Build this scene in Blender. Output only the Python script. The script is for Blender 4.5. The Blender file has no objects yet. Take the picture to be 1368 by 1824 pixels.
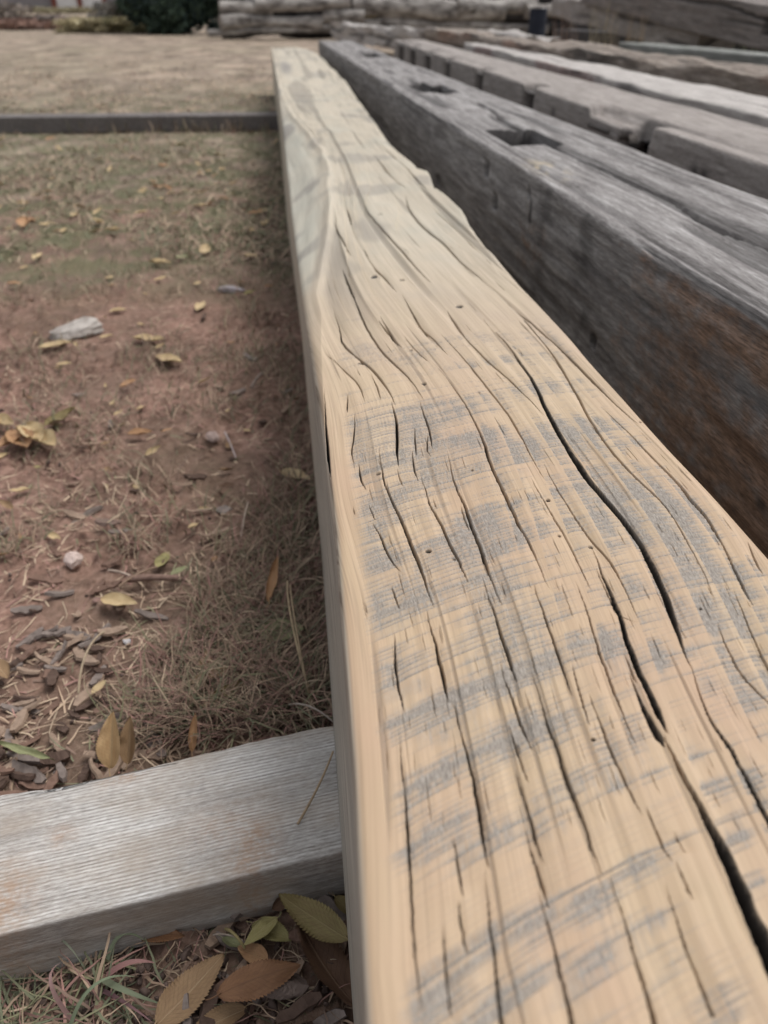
import bpy, math, random
import numpy as np
from mathutils import Vector, Matrix, Euler
R = math.radians
SC = bpy.context.scene
COL = SC.collection

# ------------------------------------------------------------------ camera
# world: ground z = 0, the timbers run along +Y, the camera stands above the sanded timber
CAMZ = 0.558
FPX, CX, CY = 1320.0, 684.0, 912.0
PITCH = math.atan(897 / FPX)
YAW = math.atan(206 / math.hypot(FPX, 897))
cd = bpy.data.cameras.new('camera')
cam = bpy.data.objects.new('camera', cd)
COL.objects.link(cam)
cam.location = (0, 0, CAMZ)
cam.rotation_euler = Euler((R(90) - PITCH, 0, -YAW), 'XYZ')
cd.sensor_fit = 'HORIZONTAL'
cd.sensor_width = 36.0
cd.lens = 36.0 * FPX / 1368.0
cd.clip_start = 0.01
cd.clip_end = 2000
cd.dof.use_dof = True
cd.dof.focus_distance = 0.47
cd.dof.aperture_fstop = (cd.lens / 1000.0) / 0.0033
SC.camera = cam

# ------------------------------------------------------------------ light: high overcast
SUN_EL, SUN_AZ = 64.0, 66.0       # azimuth measured from +Y towards +X
w = bpy.data.worlds.new('World'); SC.world = w; w.use_nodes = True
nt = w.node_tree; nt.nodes.clear()
sky = nt.nodes.new('ShaderNodeTexSky'); sky.sky_type = 'NISHITA'; sky.sun_disc = False
sky.sun_elevation = R(SUN_EL); sky.sun_rotation = R(SUN_AZ)
sky.dust_density = 4.0; sky.air_density = 1.0
hs = nt.nodes.new('ShaderNodeHueSaturation'); hs.inputs['Saturation'].default_value = 0.18
bg = nt.nodes.new('ShaderNodeBackground'); bg.inputs['Strength'].default_value = 0.15
wo = nt.nodes.new('ShaderNodeOutputWorld')
nt.links.new(sky.outputs[0], hs.inputs['Color']); nt.links.new(hs.outputs[0], bg.inputs[0]); nt.links.new(bg.outputs[0], wo.inputs[0])
sl = bpy.data.lights.new('sun', 'SUN'); sl.energy = 1.15; sl.angle = R(26); sl.color = (1.0, 0.965, 0.92)
so = bpy.data.objects.new('sun', sl); COL.objects.link(so)
az, el = R(SUN_AZ), R(SUN_EL)
sdir = Vector((math.sin(az) * math.cos(el), math.cos(az) * math.cos(el), math.sin(el)))
so.rotation_euler = sdir.to_track_quat('Z', 'Y').to_euler(); so.location = (0, 0, 8)
SC.view_settings.view_transform = 'Standard'; SC.view_settings.look = 'None'
SC.view_settings.exposure = 0.27; SC.view_settings.gamma = 1

# ------------------------------------------------------------------ helpers
rng = random.Random(7)
NR = np.random.RandomState(11)
_f = np.array([math.sin(YAW) * math.cos(PITCH), math.cos(YAW) * math.cos(PITCH), -math.sin(PITCH)])
_r = np.array([math.cos(YAW), -math.sin(YAW), 0.0]); _u = np.cross(_r, _f)

def at(px, py, z):
    """measured point of the photograph -> place on the level plane at height z"""
    d = _r * (px - CX) - _u * (py - CY) + _f * FPX
    return d * ((z - CAMZ) / d[2]) + np.array([0, 0, CAMZ])

def at_dist(px, py, Yd):
    d = _r * (px - CX) - _u * (py - CY) + _f * FPX; return d * (Yd / d[1]) + np.array([0, 0, CAMZ])

_TC = {}
def vnoise(x, y, seed=0):
    x = np.asarray(x, float); y = np.asarray(y, float)
    if seed not in _TC: _TC[seed] = np.random.RandomState(seed).rand(256, 256)
    T = _TC[seed]
    xi = np.floor(x).astype(np.int64); yi = np.floor(y).astype(np.int64)
    fx = x - xi; fy = y - yi
    fx = fx * fx * (3 - 2 * fx); fy = fy * fy * (3 - 2 * fy)
    a = T[xi & 255, yi & 255]; b = T[(xi + 1) & 255, yi & 255]
    c = T[xi & 255, (yi + 1) & 255]; d = T[(xi + 1) & 255, (yi + 1) & 255]
    return (a * (1 - fx) + b * fx) * (1 - fy) + (c * (1 - fx) + d * fx) * fy

def fbm(x, y, seed=0, oct=4):
    s = 0; a = 0.5; t = 0
    for k in range(oct):
        s = s + a * vnoise(x * 2 ** k + 17.3 * k, y * 2 ** k + 9.1 * k, seed + k); t += a; a *= 0.5
    return s / t

def sstep(a, b, x):
    t = np.clip((x - a) / (b - a), 0, 1)
    return t * t * (3 - 2 * t)

def tag(o, label=None, cat=None, group=None, kind=None):
    if label: o['label'] = label
    if cat: o['category'] = cat
    if group: o['group'] = group
    if kind: o['kind'] = kind
    return o

def np_mesh(name, co, faces, mat=None, smooth=True, attrs=None, uv=None, parent=None):
    """co (n,3), faces (m,4) or list of arrays"""
    me = bpy.data.meshes.new(name)
    co = np.asarray(co, np.float32)
    if not isinstance(faces, list): faces = [faces]
    faces = [np.asarray(f, np.int32) for f in faces if len(f)]
    nl = sum(f.size for f in faces); nf = sum(len(f) for f in faces)
    me.vertices.add(len(co)); me.vertices.foreach_set('co', co.ravel())
    me.loops.add(nl); me.polygons.add(nf)
    vi = np.concatenate([f.ravel() for f in faces]).astype(np.int32)
    me.loops.foreach_set('vertex_index', vi)
    tot = np.concatenate([np.full(len(f), f.shape[1], np.int32) for f in faces])
    st = np.concatenate([[0], np.cumsum(tot)[:-1]]).astype(np.int32)
    me.polygons.foreach_set('loop_start', st); me.polygons.foreach_set('loop_total', tot)
    me.polygons.foreach_set('use_smooth', np.full(nf, smooth, bool))
    if attrs:
        for k, v in attrs.items():
            v = np.asarray(v, np.float32)
            if v.ndim == 1:
                a = me.attributes.new(k, 'FLOAT', 'POINT'); a.data.foreach_set('value', v)
            else:
                a = me.attributes.new(k, 'FLOAT_COLOR', 'POINT')
                a.data.foreach_set('color', np.concatenate([v, np.ones((len(v), 1))], 1).astype(np.float32).ravel())
    if uv is not None:
        l = me.uv_layers.new(name='grain'); l.data.foreach_set('uv', np.asarray(uv, np.float32)[vi].ravel())
    me.update(); me.validate()
    if mat: me.materials.append(mat)
    o = bpy.data.objects.new(name, me); COL.objects.link(o)
    if parent: o.parent = parent
    return o

def grid_faces(nr, nc, closed=False, off=0):
    i = np.arange(nr - 1)[:, None]; j = np.arange(nc if closed else nc - 1)[None, :]
    j2 = (j + 1) % nc
    a = i * nc + j; b = i * nc + j2; c = (i + 1) * nc + j2; d = (i + 1) * nc + j
    return np.stack([a, b, c, d], -1).reshape(-1, 4) + off

# ------------------------------------------------------------------ materials
class NT:
    def __init__(s, name):
        s.m = bpy.data.materials.new(name); s.m.use_nodes = True; s.t = s.m.node_tree
        s.b = s.t.nodes['Principled BSDF']; s.o = s.t.nodes['Material Output']
    def n(s, k, **kw):
        x = s.t.nodes.new(k)
        for a, v in kw.items(): setattr(x, a, v)
        return x
    def l(s, a, b): s.t.links.new(a, b)
    def attr(s, n): return s.n('ShaderNodeAttribute', attribute_name=n)
    def map(s, src, scale=(1, 1, 1), rot=(0, 0, 0)):
        x = s.n('ShaderNodeMapping'); x.inputs['Scale'].default_value = scale; x.inputs['Rotation'].default_value = rot
        s.l(src, x.inputs[0]); return x.outputs[0]
    def noise(s, vec, scale, detail=4, rough=0.55, dist=0):
        x = s.n('ShaderNodeTexNoise'); x.inputs['Scale'].default_value = scale; x.inputs['Detail'].default_value = detail
        x.inputs['Roughness'].default_value = rough; x.inputs['Distortion'].default_value = dist
        s.l(vec, x.inputs['Vector']); return x.outputs['Fac']
    def ramp(s, f, stops):
        x = s.n('ShaderNodeValToRGB'); e = x.color_ramp.elements
        while len(e) < len(stops): e.new(0.5)
        for k, (p, c) in enumerate(stops):
            e[k].position = p; e[k].color = (c if len(c) == 4 else (*c, 1)) if isinstance(c, tuple) else (c, c, c, 1)
        s.l(f, x.inputs[0]); return x.outputs[0]
    def mix(s, f, a, b, mode='MIX'):
        x = s.n('ShaderNodeMix', data_type='RGBA', blend_type=mode)
        for v, i in ((f, 0), (a, 6), (b, 7)):
            if isinstance(v, (int, float)): x.inputs[i].default_value = v
            elif isinstance(v, tuple): x.inputs[i].default_value = (*v, 1)
            else: s.l(v, x.inputs[i])
        return x.outputs[2]
    def math(s, op, a, b=0.0, clamp=False):
        x = s.n('ShaderNodeMath', operation=op, use_clamp=clamp)
        for v, i in ((a, 0), (b, 1)):
            if isinstance(v, (int, float)): x.inputs[i].default_value = v
            else: s.l(v, x.inputs[i])
        return x.outputs[0]
    def bump(s, h, strength=0.5, dist=0.001, prev=None):
        x = s.n('ShaderNodeBump'); x.inputs['Strength'].default_value = strength; x.inputs['Distance'].default_value = dist
        s.l(h, x.inputs['Height'])
        if prev is not None: s.l(prev, x.inputs['Normal'])
        return x.outputs[0]
    def done(s, col=None, rough=0.8, normal=None, spec=0.3):
        if col is not None:
            if isinstance(col, tuple): s.b.inputs['Base Color'].default_value = (*col, 1)
            else: s.l(col, s.b.inputs['Base Color'])
        if isinstance(rough, (int, float)): s.b.inputs['Roughness'].default_value = rough
        else: s.l(rough, s.b.inputs['Roughness'])
        s.b.inputs['Specular IOR Level'].default_value = spec
        if normal is not None: s.l(normal, s.b.inputs['Normal'])
        return s.m

def mat_sanded():
    t = NT('sanded_wood')
    uv = t.n('ShaderNodeUVMap', uv_map='grain').outputs[0]
    grey = t.attr('grey').outputs['Fac']; dirt = t.attr('dirt').outputs['Fac']
    side = t.attr('side').outputs['Fac']; pale = t.attr('pale').outputs['Fac']
    fib = t.noise(t.map(uv, (950, 9, 1)), 1.0, 5, 0.6)          # fine fibres along the grain
    fib2 = t.noise(t.map(uv, (190, 3.5, 1)), 1.0, 4, 0.55)
    spk = t.noise(t.map(uv, (1500, 260, 1)), 1.0, 4, 0.7)
    blot = t.noise(t.map(uv, (14, 7, 1)), 1.0, 4, 0.6)
    tan = t.ramp(fib2, [(0.28, (0.345, 0.250, 0.155)), (0.5, (0.445, 0.330, 0.215)), (0.72, (0.525, 0.395, 0.268))])
    tan = t.mix(t.ramp(blot, [(0.40, 0.0), (0.68, 0.75)]), tan, (0.44, 0.298, 0.205))
    tan = t.mix(t.ramp(fib, [(0.32, 0.55), (0.50, 0.0)]), tan, (0.27, 0.195, 0.130))
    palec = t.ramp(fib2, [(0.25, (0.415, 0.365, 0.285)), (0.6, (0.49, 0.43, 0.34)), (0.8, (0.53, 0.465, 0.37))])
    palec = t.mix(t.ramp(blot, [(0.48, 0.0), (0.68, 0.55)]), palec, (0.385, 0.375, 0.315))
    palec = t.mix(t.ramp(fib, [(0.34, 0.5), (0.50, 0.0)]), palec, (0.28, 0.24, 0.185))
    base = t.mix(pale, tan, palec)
    base = t.mix(t.math('MULTIPLY', t.attr('wane').outputs['Fac'], t.ramp(blot, [(0.3, 0.45), (0.7, 0.95)])), base, (0.45, 0.435, 0.365))
    gcol = t.ramp(spk, [(0.34, (0.120, 0.105, 0.093)), (0.5, (0.220, 0.198, 0.175)), (0.68, (0.345, 0.320, 0.285))])
    # the weathered skin left in the low spots: broken up by fibre and speckle
    g = t.math('ADD', grey, t.math('MULTIPLY', t.math('SUBTRACT', spk, 0.5), 0.5))
    g = t.math('ADD', g, t.math('MULTIPLY', t.math('SUBTRACT', fib, 0.5), 0.5))
    gm = t.ramp(g, [(0.12, 0.0), (0.72, 0.90)])
    c = t.mix(gm, base, gcol)
    sc = t.ramp(t.noise(t.map(uv, (520, 6, 1)), 1.0, 5, 0.65), [(0.38, (0.13, 0.12, 0.105)), (0.55, (0.40, 0.375, 0.325)), (0.8, (0.50, 0.47, 0.40))])
    c = t.mix(side, c, sc)
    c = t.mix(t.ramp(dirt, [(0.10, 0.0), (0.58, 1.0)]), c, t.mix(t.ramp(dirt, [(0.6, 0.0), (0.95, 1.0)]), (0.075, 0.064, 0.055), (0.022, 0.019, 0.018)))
    h = t.math('ADD', t.math('MULTIPLY', fib, 0.7), t.math('MULTIPLY', spk, t.math('ADD', 0.15, grey)))
    n = t.bump(h, 0.35, 0.0006)
    return t.done(c, t.ramp(grey, [(0.0, 0.62), (1.0, 0.55)]), n, 0.35)

def mat_weathered(name, dark, mid, light, brown=None, brown_amt=0.0, scale=1.0, bumpd=0.003, warm=None):
    """old grey timber; the grain runs along local Y. attribute 'tone' 0..1 mixes brown, 'dirt' darkens real pockets"""
    t = NT(name)
    tc = t.n('ShaderNodeTexCoord').outputs['Object']
    big = t.noise(t.map(tc, (9 * scale, 2.5 * scale, 9 * scale)), 1.0, 4, 0.6)
    mids = t.noise(t.map(tc, (100 * scale, 7.0 * scale, 100 * scale)), 1.0, 5, 0.6, 0.4)
    fine = t.noise(t.map(tc, (700 * scale, 60 * scale, 700 * scale)), 1.0, 5, 0.62, 0.3)
    s = t.math('ADD', t.math('MULTIPLY', mids, 0.55), t.math('MULTIPLY', fine, 0.45))
    c = t.ramp(s, [(0.34, dark), (0.50, mid), (0.64, light)])
    c = t.mix(t.ramp(big, [(0.38, 0.0), (0.66, 0.6)]), c, t.mix(0.5, c, dark), 'MIX')
    if warm: c = t.mix(t.ramp(t.noise(t.map(tc, (9, 2.5, 9)), 1.0, 4, 0.6), [(0.5, 0.0), (0.68, 0.6)]), c, warm)
    if brown:
        tone = t.attr('tone').outputs['Fac']
        mot = t.noise(t.map(tc, (40, 22, 40)), 1.0, 6, 0.7)
        bm = t.math('ADD', tone, t.math('ADD', t.math('MULTIPLY', t.math('SUBTRACT', mids, 0.5), 0.9), t.math('MULTIPLY', t.math('SUBTRACT', mot, 0.5), 1.6)))
        bc = t.ramp(fine, [(0.33, tuple(v * 0.35 for v in brown)), (0.5, brown), (0.68, tuple(min(1, v * 1.7) for v in brown))])
        c = t.mix(t.ramp(bm, [(0.38, 0.0), (0.85, 0.8)]), c, bc)
    dirt = t.attr('dirt').outputs['Fac']
    c = t.mix(dirt, c, (0.035, 0.032, 0.032))
    n = t.bump(s, 0.7, bumpd)
    return t.done(c, 0.85, n, 0.2)

def mat_skid():
    t = NT('silvery_sawn_wood')
    tc = t.n('ShaderNodeTexCoord').outputs['Object']
    lines = t.n('ShaderNodeTexWave', wave_type='BANDS', bands_direction='Y', wave_profile='SIN')
    v = t.map(tc, (1, 1, 1))
    nz = t.noise(t.map(tc, (4, 30, 30)), 1.0, 3, 0.5)
    lines.inputs['Scale'].default_value = 105; lines.inputs['Distortion'].default_value = 2.6
    lines.inputs['Detail'].default_value = 3; lines.inputs['Detail Scale'].default_value = 0.35; lines.inputs['Detail Roughness'].default_value = 0.55
    t.l(t.map(tc, (0.16, 1, 1)), lines.inputs['Vector'])
    f = lines.outputs['Fac']
    fine = t.noise(t.map(tc, (60, 900, 900)), 1.0, 5, 0.6)
    blot = t.noise(t.map(tc, (12, 20, 20)), 1.0, 4, 0.6)
    lam = t.noise(t.map(tc, (4, 420, 420)), 1.0, 4, 0.6, 0.1)
    patch = t.ramp(t.noise(t.map(tc, (8, 20, 20)), 1.0, 3, 0.6), [(0.36, 0.12), (0.62, 0.85)])
    fz = t.noise(t.map(tc, (150, 800, 800)), 1.0, 5, 0.7)
    s = t.math('ADD', t.math('MULTIPLY', f, t.math('MULTIPLY', patch, 0.24)), t.math('ADD', t.math('MULTIPLY', lam, 0.34), t.math('MULTIPLY', fz, 0.50)))
    c = t.ramp(s, [(0.32, (0.20, 0.18, 0.165)), (0.48, (0.41, 0.388, 0.365)), (0.64, (0.66, 0.645, 0.63))])
    c = t.mix(t.ramp(blot, [(0.46, 0.0), (0.68, 0.55)]), c, (0.33, 0.26, 0.195))
    st = t.attr('tone').outputs['Fac']
    c = t.mix(t.math('MULTIPLY', st, t.ramp(t.noise(t.map(tc, (120, 160, 100)), 1.0, 4, 0.7), [(0.35, 0.1), (0.6, 0.75)])), c, (0.34, 0.20, 0.11))
    n = t.bump(t.math('MULTIPLY', f, patch), 0.22, 0.0010); n = t.bump(fz, 0.4, 0.0010, n); n = t.bump(lam, 0.35, 0.0009, n)
    return t.done(c, 0.62, n, 0.4)

def mat_ground():
    t = NT('red_dirt')
    tc = t.n('ShaderNodeTexCoord').outputs['Object']
    far = t.attr('far').outputs['Fac']; green = t.attr('green').outputs['Fac']
    a = t.noise(tc, 9, 6, 0.62); b = t.noise(tc, 85, 6, 0.68); c_ = t.noise(tc, 480, 4, 0.6)
    s = t.math('ADD', t.math('MULTIPLY', a, 0.35), t.math('MULTIPLY', b, 0.65))
    dirt = t.ramp(s, [(0.34, (0.060, 0.036, 0.028)), (0.44, (0.194, 0.114, 0.088)), (0.55, (0.302, 0.185, 0.144)), (0.70, (0.456, 0.319, 0.257))])
    dirt = t.mix(t.ramp(t.noise(tc, 3.2, 5, 0.65), [(0.42, 0.55), (0.58, 0.0)]), dirt, (0.105, 0.076, 0.056))
    dirt = t.mix(t.ramp(c_, [(0.60, 0.0), (0.70, 0.5)]), dirt, (0.30, 0.24, 0.20))
    fg = t.noise(t.map(tc, (2.6, 1.3, 1)), 1.0, 7, 0.75)
    field = t.ramp(fg, [(0.36, (0.115, 0.090, 0.068)), (0.49, (0.235, 0.185, 0.145)), (0.62, (0.37, 0.305, 0.235))])
    field = t.mix(t.ramp(t.noise(t.map(tc, (1.3, 0.9, 1)), 1.0, 6, 0.65), [(0.5, 0.0), (0.66, 0.6)]), field, (0.44, 0.34, 0.265))
    field = t.mix(t.ramp(t.noise(t.map(tc, (0.5, 0.25, 1)), 1.0, 5, 0.6), [(0.46, 0.0), (0.68, 0.5)]), field, (0.20, 0.18, 0.12))
    c = t.mix(far, dirt, field)
    gr = t.math('MULTIPLY', green, t.ramp(t.noise(tc, 5.5, 6, 0.7), [(0.42, 0.0), (0.56, 1.0)]))
    c = t.mix(t.math('MULTIPLY', green, t.ramp(t.noise(tc, 4.2, 5, 0.7), [(0.40, 0.8), (0.52, 0.0)])), c, (0.085, 0.062, 0.048))
    c = t.mix(gr, c, (0.120, 0.118, 0.068))
    n = t.bump(b, 0.7, 0.004); n = t.bump(c_, 0.5, 0.0012, n)
    return t.done(c, 0.92, n, 0.15)

def mat_tint(name, rough=0.75, noise=25, amt=0.35, bumpd=0.0, spec=0.25, trans=0.0):
    """colour from the object's own 'tint' attribute, varied by noise"""
    t = NT(name)
    tc = t.n('ShaderNodeTexCoord').outputs['Object']
    col = t.attr('tint').outputs['Color']
    f = t.noise(tc, noise, 5, 0.6)
    c = t.mix(t.ramp(f, [(0.3, amt), (0.55, 0.0)]), col, t.mix(1.0, col, (0.45, 0.42, 0.40), 'MULTIPLY'))
    n = t.bump(f, 0.6, bumpd) if bumpd else None
    if trans:
        t.b.inputs['Subsurface Weight'].default_value = 0
    return t.done(c, rough, n, spec)

def mat_leaf(name, col, edge, vein, spots=0.35):
    t = NT(name)
    uv = t.n('ShaderNodeUVMap', uv_map='grain').outputs[0]     # x along 0..1, y -1..1 across
    sp = t.n('ShaderNodeSeparateXYZ'); t.l(uv, sp.inputs[0])
    ay = t.math('ABSOLUTE', sp.outputs[1])
    # side veins sweep forward from the midrib
    ph = t.math('SUBTRACT', sp.outputs[0], t.math('MULTIPLY', ay, 0.22))
    vv = t.math('SINE', t.math('MULTIPLY', ph, 92.0))
    vm = t.math('GREATER_THAN', vv, 0.93)
    vs = t.ramp(vv, [(0.90, 0.0), (1.0, 1.0)])
    mid = t.ramp(ay, [(0.0, 1.0), (0.07, 0.0)])
    n1 = t.noise(uv, 5, 6, 0.65); n2 = t.noise(uv, 26, 5, 0.7)
    c = t.mix(t.ramp(n1, [(0.38, 0.0), (0.68, 0.8)]), col, edge)
    c = t.mix(t.ramp(n2, [(0.56, 0.0), (0.72, spots)]), c, tuple(v * 0.45 for v in edge))
    c = t.mix(t.math('MULTIPLY', vs, 0.40), c, tuple(v * 0.62 for v in col))
    c = t.mix(t.math('MULTIPLY', mid, 0.55), c, vein)
    h = t.math('SUBTRACT', n2, t.math('ADD', t.math('MULTIPLY', vs, 0.6), mid))
    return t.done(c, 0.62, t.bump(h, 0.6, 0.0006), 0.35)

def mat_plain(name, c1, c2, scale=12, rough=0.85, bumpd=0.01, stretch=(1, 1, 1), detail=5):
    t = NT(name)
    tc = t.n('ShaderNodeTexCoord').outputs['Object']
    f = t.noise(t.map(tc, stretch), scale, detail, 0.62)
    c = t.ramp(f, [(0.32, c1), (0.66, c2)])
    return t.done(c, rough, t.bump(f, 0.6, bumpd), 0.2)

M_SAND = mat_sanded()
M_SKID = mat_skid()
M_GROUND = mat_ground()
M_W2 = mat_weathered('weathered_grey_brown_wood', (0.070, 0.062, 0.060), (0.235, 0.220, 0.214), (0.45, 0.435, 0.425), (0.19, 0.110, 0.068))
M_W3 = mat_weathered('weathered_warm_grey_wood', (0.14, 0.122, 0.112), (0.285, 0.255, 0.236), (0.44, 0.405, 0.38), (0.20, 0.10, 0.07))
M_W4 = mat_weathered('bleached_wood', (0.22, 0.20, 0.185), (0.42, 0.39, 0.37), (0.60, 0.57, 0.54), (0.16, 0.09, 0.08))
M_W5 = mat_weathered('flaking_bleached_wood', (0.075, 0.06, 0.052), (0.26, 0.215, 0.18), (0.50, 0.45, 0.40), (0.24, 0.14, 0.10), scale=0.8, bumpd=0.012)
M_W6 = mat_weathered('greenish_grey_wood', (0.13, 0.135, 0.125), (0.20, 0.205, 0.19), (0.40, 0.40, 0.38))
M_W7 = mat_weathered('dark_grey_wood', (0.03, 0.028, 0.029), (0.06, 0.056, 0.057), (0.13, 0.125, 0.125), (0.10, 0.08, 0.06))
M_FARSKID = mat_weathered('dark_old_skid_wood', (0.075, 0.066, 0.063), (0.150, 0.134, 0.128), (0.26, 0.24, 0.23))
M_W8 = mat_weathered('grey_brown_stacked_wood', (0.09, 0.078, 0.072), (0.19, 0.165, 0.152), (0.32, 0.285, 0.265), (0.16, 0.09, 0.06), scale=0.5)
M_GRASS = mat_tint('dry_grass', 0.7, 40, 0.2)
M_CHIP = mat_tint('bark_chip', 0.85, 130, 0.6, 0.002)
M_STONE = mat_tint('stone', 0.85, 45, 0.75, 0.006)

exec_marker = True
# ------------------------------------------------------------------ ground
GZ = 0.0
def axis(a, b, step, lo, hi, ratio=1.09):
    core = list(np.arange(a, b, step)); s = step; x = core[-1]
    while x < hi: s *= ratio; x += s; core.append(x)
    s = step; x = core[0]; neg = []
    while x > lo: s *= ratio; x -= s; neg.append(x)
    return np.array(neg[::-1] + core)

def ground_h(X, Y):
    d = np.hypot(X, Y)
    near = 1 - sstep(2.0, 5.0, Y)
    h = (fbm(X * 3, Y * 3, 3, 3) - 0.5) * 0.016
    h += (fbm(X * 28, Y * 28, 5, 4) - 0.5) * 0.012 * near
    cl = fbm(X * 75, Y * 75, 9, 3)
    h += np.clip(cl - 0.52, 0, 1) * 0.045 * near * sstep(0.35, 0.6, fbm(X * 5, Y * 5, 8, 3))
    h += (fbm(X * 0.8, Y * 0.8, 4, 4) - 0.5) * 0.05 * sstep(3, 9, d)
    h += 0.42 * sstep(26, 64, Y) + 1.2 * sstep(75, 160, Y)
    h += np.maximum(0, -X - 60) * 0.01
    return h - 0.006

gx = axis(-1.15, 0.62, 0.004, -320, 320, 1.085)
gy = axis(0.12, 1.55, 0.004, -60, 420, 1.045)
GXX, GYY = np.meshgrid(gx, gy)
H = ground_h(GXX, GYY)
co = np.stack([GXX, GYY, H], -1).reshape(-1, 3)
fx_, fy_ = co[:, 0], co[:, 1]
farA = sstep(1.6, 4.2, fy_ + (fbm(fx_ * 1.5, fy_ * 1.5, 22, 3) - 0.5) * 2.0)
greenA = sstep(1.5, 2.2, fy_) * (1 - sstep(5.0, 9.0, fy_)) * 0.9 + 0.25 * (1 - sstep(0.7, 1.6, fy_)) * sstep(-0.5, 0.0, fx_)
ground = np_mesh('ground', co, grid_faces(len(gy), len(gx)), M_GROUND, attrs={'far': farA, 'green': greenA})
tag(ground, kind='structure')

# ------------------------------------------------------------------ the sanded timber
TOPZ, BOTZ = 0.308, 0.058
HC = CAMZ - TOPZ

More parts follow.
